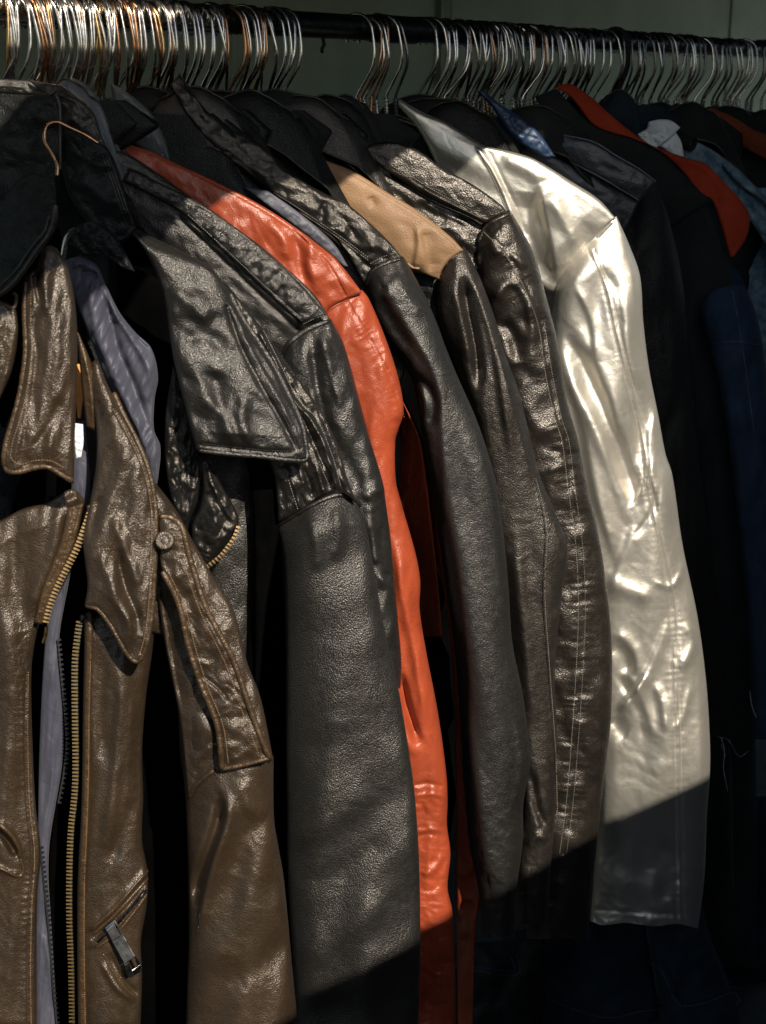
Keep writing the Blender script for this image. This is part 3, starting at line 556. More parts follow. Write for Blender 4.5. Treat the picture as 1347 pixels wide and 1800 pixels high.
F_lo = sheet('front_panel', M['black_shiny'], Fj, [(440, 330), (500, 395), (560, 450), (620, 530), (700, 700)], [(500, 352), (550, 392), (600, 430), (655, 482), (720, 620)], d=1.545, bulge=5, fx=[drape(40, 26, 2, 40, 53), crumple(26, 1.5, 1.4, 35, 54)])
for o_ in (4, 9): stitches(F_sh, [(470, 345-o_-4), (520, 374-o_-2), (593, 421-o_), (648, 462-o_)], M['thread_grey'], 2.8, .42)
stitches(F_sh, [(650, 464), (672, 452), (698, 444)], M['thread_grey'], 2.8, .42)
F_sl = sheet('sleeve', M['black_satin'], Fj, [(640, 505), (655, 560), (684, 610), (715, 650), (735, 700), (741, 760), (751, 818), (758, 850), (773, 955), (789, 1071), (800, 1148), (808, 1245), (816, 1380), (827, 1493), (842, 1570), (848, 1650)],
    [(709, 450), (737, 500), (764, 557), (784, 611), (807, 667), (834, 728), (851, 774), (871, 844), (885, 936), (894, 1032), (901, 1129), (920, 1225), (932, 1322), (932, 1345), (920, 1416), (920, 1474), (908, 1570), (906, 1650)],
    T=[(640, 505), (655, 472), (680, 460), (709, 450)], d=dF, prof='tube', bulge=40, back=16, res=2.5, topflat=.5,
    fx=[ridge([(684, 517), (724, 584), (764, 651), (777, 717), (784, 834), (785, 878), (808, 994), (827, 1167), (831, 1303), (845, 1430), (858, 1530)], 11, 7, 26, False),
        ridge([(716, 655), (748, 678), (762, 710), (752, 760)], 13, -9, 10), ridge([(660, 520), (690, 570), (725, 620)], 10, -4, 14), ridge([(690, 480), (715, 520), (745, 560)], 10, 4, 14),
        drape(54, 300, 7, -12, 55, 1), crumple(28, 2.2, 1.5, 40, 56, near_pt(700, 520, 60, 80)), crumple(26, .9, 1.8, 85, 57), crumple(15, 1.5, 1.3, 70, 58, where_y(1330, 1450)),
        ridge([(905, 1260), (918, 1330), (905, 1430)], 7, 3, 7)])
piping(F_sl, [(644, 500), (656, 476), (680, 463), (705, 455)], M['black_shiny'], 2.4, .8, 'seam_welt')
# grey lilac lining that shows between the orange and the black shoulder
Ln = root(480, 350, 1.512, 'slate grey jacket with lilac grey lining showing behind the orange shoulder')
L_ln = sheet('lining', M['grey_lining'], Ln, [(430, 330), (470, 362), (520, 400), (560, 432), (605, 470)], [(470, 335), (515, 366), (560, 402), (590, 432), (612, 468)], d=1.512, bulge=4, res=2.5, fx=[crumple(20, 2.2, 2, 50, 61), drape(14, 40, 2, 50, 62)])
L_co = sheet('collar', M['slate'], Ln, [(194, 148), (200, 185), (205, 222), (262, 270), (298, 284)], [(198, 147), (232, 168), (270, 204), (292, 250), (299, 282)], d=1.505, bulge=9, res=2.5, edge=(6, 4), fx=[drape(40, 30, 3, 30, 63), seam([(225, 172), (262, 208), (283, 250), (290, 278)], 2, -.8, .5, 8, 10)])
stitches(L_co, [(228, 172), (264, 208), (284, 250), (291, 276)], M['thread_black'], 3, .5)
torso(Ln, at(300, 200, 1.53), .12, M['black_dull'], .6, .014, 5)
# ---- orange
dE = 1.49
Eo = root(250, 240, dE, 'bright orange red leather jacket in the middle of the row')
under(Eo, (610, 540), dE+.03, M['shade_black'], .17, .72, .012)
pE = [(160, 196), (212, 246), (266, 266), (290, 278), (340, 301), (390, 324), (463, 363), (520, 400), (560, 430), (593, 458), (637, 514)]
E_sh = sheet('shoulder_panel', M['orange'], Eo, [(158, 200), (172, 232), (240, 300), (320, 372), (400, 440), (470, 505), (520, 550), (560, 580)], pE, B=[(560, 580), (577, 545), (607, 526), (637, 514)], d=(1.475, 1.475, 1.472, 1.472), bulge=9, res=2.4, edge=(3, 2.5),
    fx=[seam([(340, 304), (440, 356), (515, 404), (545, 432), (580, 470), (608, 520)], 2.2, -1.2, .6, 12, 12), ridge([(530, 395), (545, 430), (545, 470), (560, 510)], 8, 5, 16), ridge([(515, 410), (528, 450), (535, 500)], 12, -4, 9), ridge([(470, 385), (500, 420), (510, 460)], 12, 3, 12),
        drape(50, 30, 2.2, 50, 64), crumple(36, 1.5, 1.8, 60, 65), crumple(14, 1.2, .6, 35, 66, near_pt(275, 270, 40, 25))])
stitches(E_sh, offset(pE, 6)[30:-6], M['thread_red'], 2.7, .4); stitches(E_sh, [(515, 400), (545, 428), (582, 466), (610, 516)], M['thread_red'], 2.7, .4)
sE = [(607, 526), (650, 597), (684, 661), (700, 705), (706, 735)]
E_sl = sheet('sleeve', M['orange'], Eo, [(556, 570), (572, 617), (600, 701), (625, 784), (640, 844), (650, 936), (664, 1090), (672, 1206), (682, 1300), (695, 1400), (705, 1532), (710, 1660), (712, 1830)],
    [(637, 510), (648, 524), (674, 584), (697, 651), (708, 700), (709, 728), (700, 756), (695, 775), (696, 844), (704, 878), (731, 974), (739, 1021), (738, 1071), (750, 1148), (770, 1252), (785, 1361), (787, 1410), (786, 1450), (792, 1500), (787, 1560), (795, 1600), (800, 1700), (802, 1830)],
    T=[(556, 570), (577, 543), (607, 525), (637, 510)], d=dE, prof='tube', bulge=27, back=12, res=2.3, topflat=.5,
    fx=[seam(sE, 2.2, -1.4, 1.0, 14, 10), ridge([(660, 560), (690, 640), (704, 700)], 7, 2.5, 10), ridge([(690, 930), (712, 1060), (728, 1130), (744, 1230), (752, 1290)], 11, 9, 16), ridge([(703, 1180), (716, 1240), (732, 1290), (742, 1308)], 10, -15, 7), ridge([(700, 1250), (720, 1310), (738, 1330)], 10, 4, 10),
        ridge([(690, 735), (705, 752), (700, 790)], 8, -4, 8), drape(34, 160, 3.4, 8, 67), crumple(34, 1.6, 2.2, 70, 68), crumple(22, 3.0, 1.9, 8, 69, where_y(1340, 1400)), crumple(40, 2.5, 1.5, 20, 70, near_pt(760, 1545, 60, 60)),
        ridge([(725, 1382), (750, 1376), (784, 1386)], 4, -2.2, 4), ridge([(725, 1400), (760, 1396), (786, 1402)], 4, 2.2, 4), ridge([(730, 1462), (760, 1458), (786, 1464)], 4, 2, 4), ridge([(728, 1472), (752, 1466), (770, 1470)], 3, -2, 3), ridge([(738, 1540), (762, 1530), (780, 1500)], 6, 4, 6)])
stitches(E_sl, [(x+5, y) for x, y in sE], M['thread_red'], 2.7, .4)
piping(E_sl, [(560, 566), (577, 546), (607, 528), (635, 515)], M['orange'], 1.6, .6, 'seam_welt')
sheet('inner_fold', M['orange'], Eo, [(680, 700), (676, 780), (684, 870), (706, 960), (724, 1040), (736, 1120)], [(706, 700), (738, 770), (750, 840), (762, 940), (772, 1040), (778, 1120)], d=(1.60, 1.535, 1.62, 1.56), bulge=2, res=2.6, fx=[drape(24, 90, 3, 10, 171)])
E_bk = sheet('back_panel', M['orange'], Eo, [(752, 850), (758, 890), (764, 950), (780, 1040), (792, 1130), (799, 1250), (801, 1350), (803, 1450), (801, 1540), (803, 1640), (806, 1840)], [(770, 850), (786, 900), (800, 1000), (820, 1140), (835, 1300), (850, 1450), (850, 1550), (836, 1640), (830, 1840)], d=(1.575, 1.54, 1.575, 1.545), bulge=3, res=2.6, fx=[drape(26, 90, 4, 5, 71), crumple(24, 2, 1.6, 20, 271), ridge([(805, 1545), (822, 1536), (835, 1515)], 5, 4, 5), ridge([(803, 1600), (830, 1585)], 7, -4, 7)])
# ---- black jacket with strip on the shoulder
dD = 1.44
Dj = root(180, 260, dD, 'black leather jacket with stitched shoulder strip left of the orange one')
under(Dj, (560, 590), dD+.04, M['black_dull'], .17, .62, .012)
pD = [(90, 190), (150, 226), (210, 262), (260, 292), (330, 342), (390, 384), (448, 424), (500, 468), (555, 520), (582, 564)]
D_sh = sheet('shoulder_panel', M['black'], Dj, [(80, 230), (150, 300), (220, 380), (290, 450), (360, 530), (420, 600), (470, 650), (500, 640)], pD, B=[(500, 640), (506, 612), (530, 584), (556, 570), (582, 564)], d=(1.425, 1.43, 1.425, 1.425), bulge=9, res=2.6, edge=(4, 3.5),
    fx=[drape(60, 36, 2.6, 42, 72), crumple(36, 1.6, 1.6, 45, 73), ridge([(228, 300), (301, 336), (386, 390), (470, 448), (574, 556)], 3, -2.2, 3, False), ridge([(325, 384), (388, 442), (463, 514), (530, 574)], 4, 2.6, 10, False), ridge([(318, 388), (380, 446), (455, 518), (522, 580)], 4, -2, 4, False)])
D_st = sheet('shoulder_strip', M['black'], Dj, [(215, 318), (260, 340), (300, 362), (330, 382), (388, 437), (463, 508), (530, 568)], [(228, 297), (301, 331), (345, 352), (388, 381), (448, 426), (518, 489), (574, 554)], d=(1.412, 1.415, 1.410, 1.412), bulge=3.5, res=2.3, edge=(4, 2.6),
    fx=[drape(22, 26, 2.2, 48, 74), crumple(24, 1.2, 1.0, 48, 75), seam([(330, 378), (388, 431), (463, 501), (530, 560)], 2, -.8, .8, 10, 8), seam([(301, 338), (388, 388), (448, 432), (518, 495), (570, 550)], 2, -.8, .8, 10, 8)])
stitches(D_st, [(330, 377), (388, 430), (463, 500), (530, 560)], M['thread_grey'], 2.5, .42); stitches(D_st, [(345, 358), (388, 387), (448, 432), (518, 495), (568, 548)], M['thread_black'], 2.5, .42)
D_sl = sheet('sleeve', M['black_satin'], Dj, [(490, 630), (490, 700), (520, 790), (560, 900), (590, 1000), (610, 1100), (640, 1210)],
    [(582, 560), (604, 603), (630, 695), (648, 762), (674, 851), (678, 880), (688, 955), (700, 1090), (706, 1167), (704, 1210)], T=[(490, 630), (510, 600), (540, 575), (582, 560)], d=dD, prof='tube', bulge=32, back=16, res=2.4, topflat=.5,
    fx=[crumple(20, 2.2, 2.2, 70, 76, near_pt(560, 610, 70, 50)), ridge([(545, 590), (552, 640), (566, 720), (590, 800)], 7, -8, 12), ridge([(560, 580), (575, 630), (600, 720)], 7, 4, 12), ridge([(560, 740), (600, 800), (636, 870)], 12, -5, 16), ridge([(640, 880), (660, 860), (676, 868)], 10, 4, 10), ridge([(650, 900), (662, 985), (680, 1040)], 9, 6, 9), ridge([(658, 985), (672, 1010), (690, 1012)], 7, -4, 7), drape(46, 130, 4.5, 18, 77), crumple(30, 1.4, 1.6, 60, 78)])
piping(D_sl, [(496, 622), (508, 604), (540, 580), (580, 563)], M['black'], 3.2, 1.4, 'seam_welt'); stitches(D_st, [(533, 570), (553, 560), (570, 554)], M['thread_grey'], 2.5, .42)
D_co = sheet('collar', M['black_dull'], Dj, [(104, 222), (106, 270), (120, 340), (160, 400), (200, 430)], [(108, 219), (170, 246), (194, 267), (218, 328), (240, 402)], B=[(200, 430), (225, 420), (240, 402)], d=1.385, bulge=10, res=2.6, edge=(5, 4), fx=[drape(60, 40, 5, 20, 79), crumple(44, 4, 1.5, 60, 80)])
for o_ in (4, 9, 14): piping(D_co, [(194-o_, 272), (214-o_, 328), (237-o_, 396)], M['black_shiny'], .9, .5)
# ---- black biker jacket with the big lapel
dC = 1.36
Cj = root(150, 420, dC, 'black biker jacket with a big pointed lapel and torn front edge')
hC = thing('wire_hanger', 'brass wire hanger hooked in front of a black collar, well below the rail', 'hanger', at(100, 306, 1.352))
c_ = smooth_curve([(101, 308), (101, 290), (92, 270), (80, 250), (79, 230), (88, 217), (103, 215), (120, 223), (148, 236), (172, 251)], step=2.5); tube('hook', at(c_[:, 0], c_[:, 1], np.linspace(1.345, 1.365, len(c_))), 0.0019, M['copper'], hC)
c_ = smooth_curve([(134, 404), (124, 408), (117, 420), (111, 450), (108, 480)], step=3); tube('shoulder_wire', at(c_[:, 0], c_[:, 1], np.full(len(c_), 1.300)), .0028, M['steel'], hC)
C_bd = sheet('front_panel', M['black_soft'], Cj, [(300, 800), (330, 900), (345, 980), (370, 1080), (390, 1200), (400, 1400), (400, 1850)], [(445, 800), (446, 862), (448, 920), (449, 968), (446, 1040), (441, 1106), (434, 1180), (430, 1300), (432, 1850)], d=1.385, bulge=16, res=2.6, fx=[drape(40, 90, 3, 20, 81)])
sheet('underarm_panel', M['shade_black'], Cj, [(425, 770), (440, 850), (446, 935), (447, 1100), (446, 1300)], [(505, 770), (502, 850), (492, 935), (470, 1060), (450, 1290)], d=1.352, bulge=5, res=3, fx=[drape(30, 60, 3, 10, 180)])  # coloured near black in place of the lapel's shadow
C_bk = sheet('back_panel', M['shade_black'], Cj, [(150, 430), (170, 700), (200, 1000), (220, 1900)], [(430, 560), (470, 800), (500, 1100), (520, 1900)], d=1.455, bulge=4, res=6, fx=[drape(50, 200, 5, 5, 82)])
C_ln = sheet('lining', M['lilac'], Cj, [(112, 458), (124, 500), (138, 540), (157, 590), (187, 667), (216, 722), (240, 768), (258, 815), (270, 862)], [(142, 448), (170, 466), (186, 500), (210, 548), (238, 584), (266, 612), (278, 661), (272, 701), (271, 755), (282, 784), (279, 834), (274, 862)],
    d=(1.315, 1.32, 1.33, 1.33), bulge=10, res=2.0, edge=(4, 3), fx=[ridge([(150, 470), (160, 530), (175, 600), (205, 670), (235, 740), (258, 820)], 8, 8, 13), ridge([(185, 500), (195, 560), (210, 620), (240, 690), (262, 760)], 9, -11, 8), ridge([(175, 480), (200, 545), (235, 600), (262, 650), (268, 690)], 6, 6, 10), ridge([(240, 588), (252, 605), (268, 615)], 5, -7, 5), ridge([(128, 470), (142, 462), (158, 470)], 5, 5, 5), ridge([(140, 480), (165, 480), (170, 492)], 4, -6, 4), drape(16, 70, 4, 24, 83), crumple(26, 1.5, 2.2, 60, 84)])
stitches(C_ln, [(160, 480), (157, 520), (155, 560), (157, 580)], M['thread_black'], 3, .3)
C_rg = sheet('collar_stand', M['black_dull'], Cj, [(112, 408), (118, 430), (140, 446), (170, 452)], [(160, 385), (196, 410), (218, 440), (238, 478)], B=[(170, 452), (186, 446), (204, 462), (222, 474), (238, 478)], d=1.31, bulge=6, res=2.2, fx=[crumple(18, 3, 1.3, 40, 85), drape(20, 20, 3, 20, 86)])
C_fl = sheet('torn_facing', M['black_shiny'], Cj, [(305, 640), (292, 720), (290, 800), (300, 870), (325, 935)], [(325, 720), (345, 785), (352, 830), (347, 880), (334, 915), (330, 945)], d=1.335, bulge=8, res=2.0, edge=(4, 3), fx=[crumple(20, 3, 1.6, 70, 87), ridge([(347, 790), (352, 830), (346, 880)], 5, 3, 5), drape(14, 40, 3, 10, 88)])
C_fl['label'] = 'torn black leather facing edge'
C_f2 = sheet('front_flap', M['black_shiny'], Cj, [(353, 812), (358, 850), (352, 890), (338, 925), (342, 965), (360, 994)], [(363, 808), (382, 838), (398, 866), (412, 892), (420, 916), (414, 938), (390, 966), (364, 996)], d=1.325, bulge=9, res=1.8, edge=(4, 3), fx=[ridge([(362, 818), (372, 850), (392, 890), (412, 920)], 4, 5, 8), ridge([(372, 880), (378, 920), (366, 960)], 10, 6, 8), crumple(22, 2.4, 1.5, 60, 89), drape(22, 30, 3, 40, 90)])
lap_r = [(242, 403), (288, 426), (340, 452), (377, 476), (404, 520), (428, 566), (455, 606), (481, 647), (507, 697), (530, 744), (538, 780), (541, 808)]
C_lp = sheet('lapel', M['black'], Cj, [(232, 408), (262, 454), (285, 510), (297, 580), (307, 640), (325, 715), (346, 792)], lap_r, T=[(232, 408), (242, 403)], B=[(346, 792), (400, 800), (460, 806), (510, 812), (541, 808)], d=(1.31, 1.33, 1.285, 1.30), bulge=14, res=2.0, edge=(7, 5), thick=5,
    fx=[ridge([(400, 540), (420, 600), (455, 670), (495, 740), (518, 784)], 5, -3.4, 4, False), ridge([(412, 540), (432, 596), (468, 664), (508, 736), (530, 780)], 5, 2.2, 5, False), ridge([(335, 640), (360, 690), (395, 740), (420, 790)], 14, 5, 10), ridge([(375, 650), (385, 700), (378, 760)], 12, -5, 14), ridge([(430, 690), (425, 740), (445, 790)], 12, 5, 14),
        ridge([(300, 500), (340, 540), (380, 560)], 16, 5, 20), ridge([(320, 600), (360, 590), (400, 620)], 12, -4, 14), drape(80, 50, 4.5, 25, 91), crumple(64, 2.0, 1.6, 55, 92), crumple(26, .6, 1.6, 60, 93), crumple(10, 1.2, .45, 0, 94, where_y(730, 790)), ridge([(352, 782), (430, 790), (505, 796), (524, 790)], 4, -2.2, 4, False)])
piping(C_lp, [(404, 516), (428, 562), (455, 602), (481, 643), (507, 693), (529, 742), (537, 780), (538, 806), (510, 808), (460, 802), (400, 797), (350, 791)], M['black'], 3.0, -1.4, 'edge_roll')
stitches(C_lp, [(355, 780), (430, 788), (505, 793), (520, 786), (505, 742), (466, 672), (430, 602), (412, 556)], M['thread_black'], 2.8, .45)
C_ft = sheet('shoulder_flap', M['black_shiny'], Cj, [(372, 480), (400, 540), (420, 640), (450, 760), (480, 830), (487, 880), (489, 918)], [(400, 500), (442, 552), (500, 632), (555, 707), (593, 781), (612, 844), (628, 884)], B=[(489, 918), (510, 908), (537, 893), (574, 868), (603, 866), (628, 884)], d=(1.345, 1.355, 1.336, 1.338), bulge=8, res=2.0, edge=(5, 4),
    fx=[ridge([(459, 588), (490, 650), (515, 703), (548, 740), (575, 800), (594, 864)], 5, 6, 5, False), ridge([(450, 600), (500, 700), (535, 745), (565, 810), (582, 868)], 5, -4, 5, False), ridge([(505, 830), (520, 860), (528, 895)], 5, 4, 5), ridge([(530, 820), (545, 850), (552, 880)], 6, -5, 6), ridge([(552, 820), (566, 850), (572, 870)], 5, 4, 5), drape(18, 40, 3.4, -25, 95), crumple(22, 2, 1.6, -60, 96)])
stitches(C_ft, [(463, 580), (496, 646), (523, 700), (556, 736), (584, 800), (600, 858)], M['thread_grey'], 2.5, .42); stitches(C_ft, [(503, 828), (514, 866), (524, 896)], M['thread_grey'], 2.8, .45); stitches(C_ft, [(560, 810), (572, 838), (582, 862)], M['thread_grey'], 2.8, .45)
C_sl = sheet('sleeve', M['black_soft'], Cj, [(486, 925), (494, 960), (499, 1013), (503, 1129), (503, 1283), (505, 1416), (506, 1532), (514, 1667), (520, 1748), (526, 1840)],
    [(627, 876), (646, 936), (661, 1021), (677, 1110), (696, 1187), (712, 1276), (725, 1360), (731, 1416), (737, 1512), (739, 1647), (737, 1750), (735, 1840)], T=[(486, 925), (512, 910), (545, 890), (582, 872), (627, 876)], d=dC, prof='tube', bulge=42, back=30, res=2.6, topflat=.5, flat=2.4,
    fx=[drape(170, 80, 6.0, -32, 97, 1), drape(80, 420, 10, 4, 98, 1), ridge([(540, 900), (556, 950), (560, 1010)], 10, 4, 12), ridge([(590, 890), (596, 940), (588, 990)], 10, 4, 12), ridge([(500, 1480), (580, 1450), (660, 1380)], 26, 4.5, 26), ridge([(520, 1560), (600, 1530), (690, 1470)], 24, -4, 24), ridge([(530, 1700), (600, 1650), (680, 1570)], 24, 4, 24), ridge([(520, 1330), (600, 1300), (690, 1240)], 24, -3.5, 24), crumple(60, .9, 2, -30, 99)])
piping(C_sl, [(490, 922), (514, 908), (545, 890), (582, 873), (604, 870), (626, 880), (634, 890)], M['black_shiny'], 2.6, 1.0, 'seam_welt')
# ---- brown jacket in front
TOOTH = None
def zipper(parent, pts, d, side, mat, label=None, pitch=8.0, size=(2.5, 1.1, 1.5), tape=None, tape_w=6):
    """a zip: cloth tape, cord and metal teeth, each tooth an object of its own"""
    global TOOTH
    c = smooth_curve(pts, step=2.5); P = at(c[:, 0], c[:, 1], np.full(len(c), d))
    z = tube('zipper', P, .0011, tape or M['black_cloth'], parent, 6)
    if label: z['label'] = label
    if TOOTH is None:
        V = np.array([[x, y, e] for x in (-1, 1) for y in (-1, 1) for e in (-1, 1)], float); V[V[:, 0] > 0, 1:] *= .72
        V = np.vstack([V, [[1.25, 0, .35], [1.25, 0, -.35], [-1.15, .5, .5], [-1.15, -.5, .5], [-1.15, .5, -.5], [-1.15, -.5, -.5]]])
        bm_f = [(0, 1, 5, 4), (2, 6, 7, 3), (1, 3, 7, 5), (0, 4, 6, 2), (4, 5, 7, 6), (0, 2, 3, 1)]
        TOOTH = (V[:8], bm_f)
    key = 'tooth_'+mat.name+str(size)
    me = bpy.data.meshes.get(key)
    if me is None:
        me = bpy.data.meshes.new(key); me.from_pydata((TOOTH[0]*np.array(size)/1000).tolist(), [], TOOTH[1]); me.materials.append(mat)
    cc = smooth_curve(pts, step=pitch); t = np.gradient(cc, axis=0)
    for (x, y), (tx, ty) in zip(cc, t):
        p = at(x, y, d); dv = tx*RH-ty*UP; dv /= np.linalg.norm(dv); sx = np.cross(dv, FW)*side; sx /= np.linalg.norm(sx); nz = np.cross(sx, dv)
        o = bpy.data.objects.new('tooth', me); COL.objects.link(o); o.parent = z
        m4 = Matrix((sx.tolist(), dv.tolist(), nz.tolist())).transposed().to_4x4(); m4.translation = Vector(p-np.array(z['_o'])+sx*.0014); o.matrix_local = m4
    return z
dB = 1.20
Bj = root(200, 600, dB, 'brown leather jacket open at the front with gold zip at the left')
B_bk = sheet('back_panel', M['shade_black'], Bj, [(-60, 400), (-60, 900), (-60, 1850)], [(104, 400), (140, 600), (255, 900), (300, 1060), (335, 1850)], d=1.33, bulge=4, res=6, fx=[drape(60, 300, 5, 0, 101)])
B_ln = sheet('lining', M['lilac'], Bj, [(128, 740), (124, 880), (112, 960), (90, 1060), (80, 1120), (70, 1300), (66, 1500), (62, 1700), (62, 1850)], [(150, 740), (158, 880), (134, 965), (120, 1030), (104, 1130), (112, 1240), (110, 1340), (86, 1500), (92, 1650), (104, 1850)], d=1.24, bulge=6, res=2.2, fx=[drape(14, 120, 3, 6, 102), crumple(22, 1.2, 2, 70, 103), ridge([(75, 1640), (90, 1700), (98, 1760)], 6, 4, 6)])
B_tg = sheet('size_tag', M['white'], Bj, [(132, 744), (131, 775), (134, 806)], [(146, 746), (147, 778), (143, 803)], d=1.192, bulge=1.5, res=1.5, thick=1, edge=(2, .5), fx=[drape(14, 12, 2.2, 20, 1), ridge([(130, 772), (148, 768)], 2, -1.5, 2, False)])
B_tp = sheet('collar_ribbon', M['orange_tag'], Bj, [(134, 640), (133, 690), (137, 735)], [(142, 640), (146, 690), (142, 735)], d=1.235, bulge=2, res=2, thick=1, edge=(2, 1))
zipper(B_ln, [(102, 1125), (108, 1190), (114, 1250), (117, 1310), (112, 1360), (103, 1410)], 1.232, 1, M['dark_tooth'], None, 8.5, (2.0, 1.2, 1.2)).name = 'lower_zipper'
zipper(B_ln, [(71, 1490), (78, 1560), (86, 1640), (92, 1720), (100, 1800), (104, 1840)], 1.232, 1, M['dark_tooth'], None, 8.5, (2.0, 1.2, 1.2)).name = 'lower_zipper'
B_lp = sheet('front_panel', M['brown'], Bj, [(-60, 935), (-60, 1100), (-60, 1400), (-60, 1840)], [(150, 880), (128, 968), (94, 1039), (70, 1095), (58, 1150), (55, 1204), (58, 1322), (63, 1418), (72, 1497), (66, 1575), (65, 1693), (66, 1840)],
    T=[(-60, 935), (0, 915), (39, 895), (85, 882), (118, 862), (132, 860), (150, 880)], d=1.215, bulge=16, res=2.3, edge=(5, 4),
    fx=[ridge([(36, 900), (28, 980), (30, 1060), (48, 1110)], 22, -7, 26), ridge([(110, 880), (96, 960), (66, 1040), (40, 1090)], 12, 5, 12), ridge([(0, 960), (8, 1100), (20, 1250), (18, 1400)], 16, 6, 20), ridge([(112, 885), (140, 872)], 10, 5, 8), drape(50, 240, 4.4, 3, 104), crumple(34, 1.1, 2, 75, 105), crumple(13, 1.4, .6, 10, 106, near_pt(44, 1150, 26, 90)),
        seam([(46, 1180), (44, 1300), (48, 1420), (56, 1500), (50, 1600), (48, 1700), (50, 1830)], 2, -1.4, 1.2, 12, 10), ridge([(-6, 1455), (14, 1478), (30, 1506)], 6, -12, 5), ridge([(-6, 1445), (20, 1468), (36, 1504)], 4, 5, 7), ridge([(-8, 1520), (16, 1534), (36, 1536)], 4, 3, 4)])
stitches(B_lp, [(50, 1180), (49, 1300), (53, 1420), (61, 1500), (56, 1600), (54, 1700), (55, 1800)], M['thread_brown'], 2.6, .4)
piping(B_lp, [(-4, 1446), (18, 1466), (33, 1490), (36, 1508)], M['brown_edge'], 2.0, .8, 'pocket_welt'); piping(B_lp, [(36, 1508), (41, 1530), (33, 1540), (10, 1530), (-8, 1522)], M['brown_edge'], 1.6, .6, 'pocket_edge')
B_zt = sheet('zip_facing', M['brown_edge'], B_lp, [(120, 892), (106, 950), (74, 1035), (60, 1095)], [(148, 884), (131, 960), (96, 1036), (76, 1098)], d=1.196, bulge=4, res=2, edge=(4, 3), fx=[crumple(16, 1.4, .8, 20, 107), ridge([(136, 895), (120, 955), (86, 1035), (70, 1092)], 3, -1.2, 3, False)])
zipper(Bj, [(158, 896), (148, 925), (132, 966), (112, 1005), (96, 1038), (86, 1065), (79, 1092)], 1.190, 1, M['brass_tooth'], 'upper left zip edge with gold teeth', 6.6, (3.0, 1.0, 1.4))
bt = tube('zip_stop', at(np.array([157, 158.5, 160]), np.array([888, 892, 897]), np.full(3, 1.186)), [.0022, .0026, .0018], M['brass_tooth'], B_zt)
c_ = smooth_curve([(82, 1102), (80, 1118), (76, 1130)], step=2); tube('zip_tail', at(c_[:, 0], c_[:, 1], np.full(len(c_), 1.2)), .0016, M['brass_tooth'], B_zt)
# right front panel
B_rp = sheet('front_panel', M['brown'], Bj, [(150, 1090), (150, 1180), (150, 1350), (146, 1450), (142, 1560), (142, 1700), (144, 1840)], [(280, 1050), (272, 1110), (267, 1152), (257, 1224), (250, 1320), (252, 1400), (250, 1477), (260, 1536), (258, 1591), (248, 1654), (250, 1713), (246, 1840)], d=(1.20, 1.215, 1.205, 1.215), bulge=15, res=2.1, edge=(5, 4),
    fx=[ridge([(205, 1150), (214, 1230), (206, 1330), (196, 1420), (186, 1500)], 12, 6, 18), ridge([(236, 1200), (228, 1300), (224, 1400), (212, 1480)], 10, 4, 12), ridge([(180, 1130), (176, 1240), (180, 1340)], 10, -4, 12), ridge([(230, 1400), (215, 1460), (190, 1520)], 12, -4, 12), drape(44, 240, 3.6, 7, 108), crumple(30, 1.0, 2, 78, 109),
        ridge([(165, 1632), (200, 1600), (235, 1560), (262, 1526)], 4, 4.5, 7, False), ridge([(166, 1648), (205, 1614), (240, 1576), (262, 1545)], 4, -5, 4, False), ridge([(168, 1662), (205, 1634), (240, 1592), (262, 1558)], 4, 3.5, 8, False), ridge([(190, 1672), (215, 1720), (246, 1752)], 8, -4, 5), ridge([(178, 1690), (205, 1735), (240, 1762)], 6, 4, 8)])
for ln in ([(165, 1630), (200, 1598), (235, 1558), (260, 1530)], [(166, 1640), (200, 1610), (235, 1572), (260, 1544)], [(169, 1666), (205, 1640), (238, 1600), (258, 1572)]): piping(B_rp, ln, M['brown_edge'], 1.5, .4, 'pocket_welt')
piping(B_rp, [(181, 1676), (196, 1702), (218, 1734), (243, 1757)], M['brown_edge'], 1.3, .5, 'pocket_edge')
pt = tube('pocket_zipper', on(B_rp, [(172, 1656), (205, 1626), (240, 1586), (258, 1562)], .8), .0013, M['dark_tooth'], Bj, 6)
# pull tab: a folded metal leaf with a slot
def plate(name, P4, th, mat, parent):
    P = [np.array(p) for p in P4]; n = np.cross(P[1]-P[0], P[3]-P[0]); n /= np.linalg.norm(n)
    V = [p for p in P]+[p+n*th for p in P]; o = mesh_obj(name, V, [(0, 1, 2, 3), (7, 6, 5, 4), (0, 4, 5, 1), (1, 5, 6, 2), (2, 6, 7, 3), (3, 7, 4, 0)], mat, parent, smooth=False)
    b = o.modifiers.new('bevel', 'BEVEL'); b.width = .0007; b.segments = 2; return o
def px4(q, d): return [at(x, y, dd) for (x, y), dd in zip(q, d)]
pl = plate('pull_tab', px4([(184, 1632), (202, 1617), (238, 1682), (219, 1695)], [1.186, 1.186, 1.176, 1.176]), .0016, M['steel'], pt)
plate('tab_hinge', px4([(188, 1634), (201, 1623), (213, 1644), (199, 1654)], [1.184, 1.184, 1.181, 1.181]), -.002, M['chrome'], pt)
plate('tab_end', px4([(219, 1697), (227, 1691), (233, 1711), (224, 1716)], [1.176, 1.176, 1.178, 1.178]), .0016, M['steel'], pt)
plate('tab_end', px4([(224, 1712), (247, 1697), (249, 1708), (228, 1720)], [1.178, 1.178, 1.180, 1.180]), .0016, M['steel'], pt)
plate('tab_end', px4([(235, 1681), (239, 1680), (248, 1698), (243, 1702)], [1.176, 1.176, 1.180, 1.180]), .0016, M['steel'], pt)
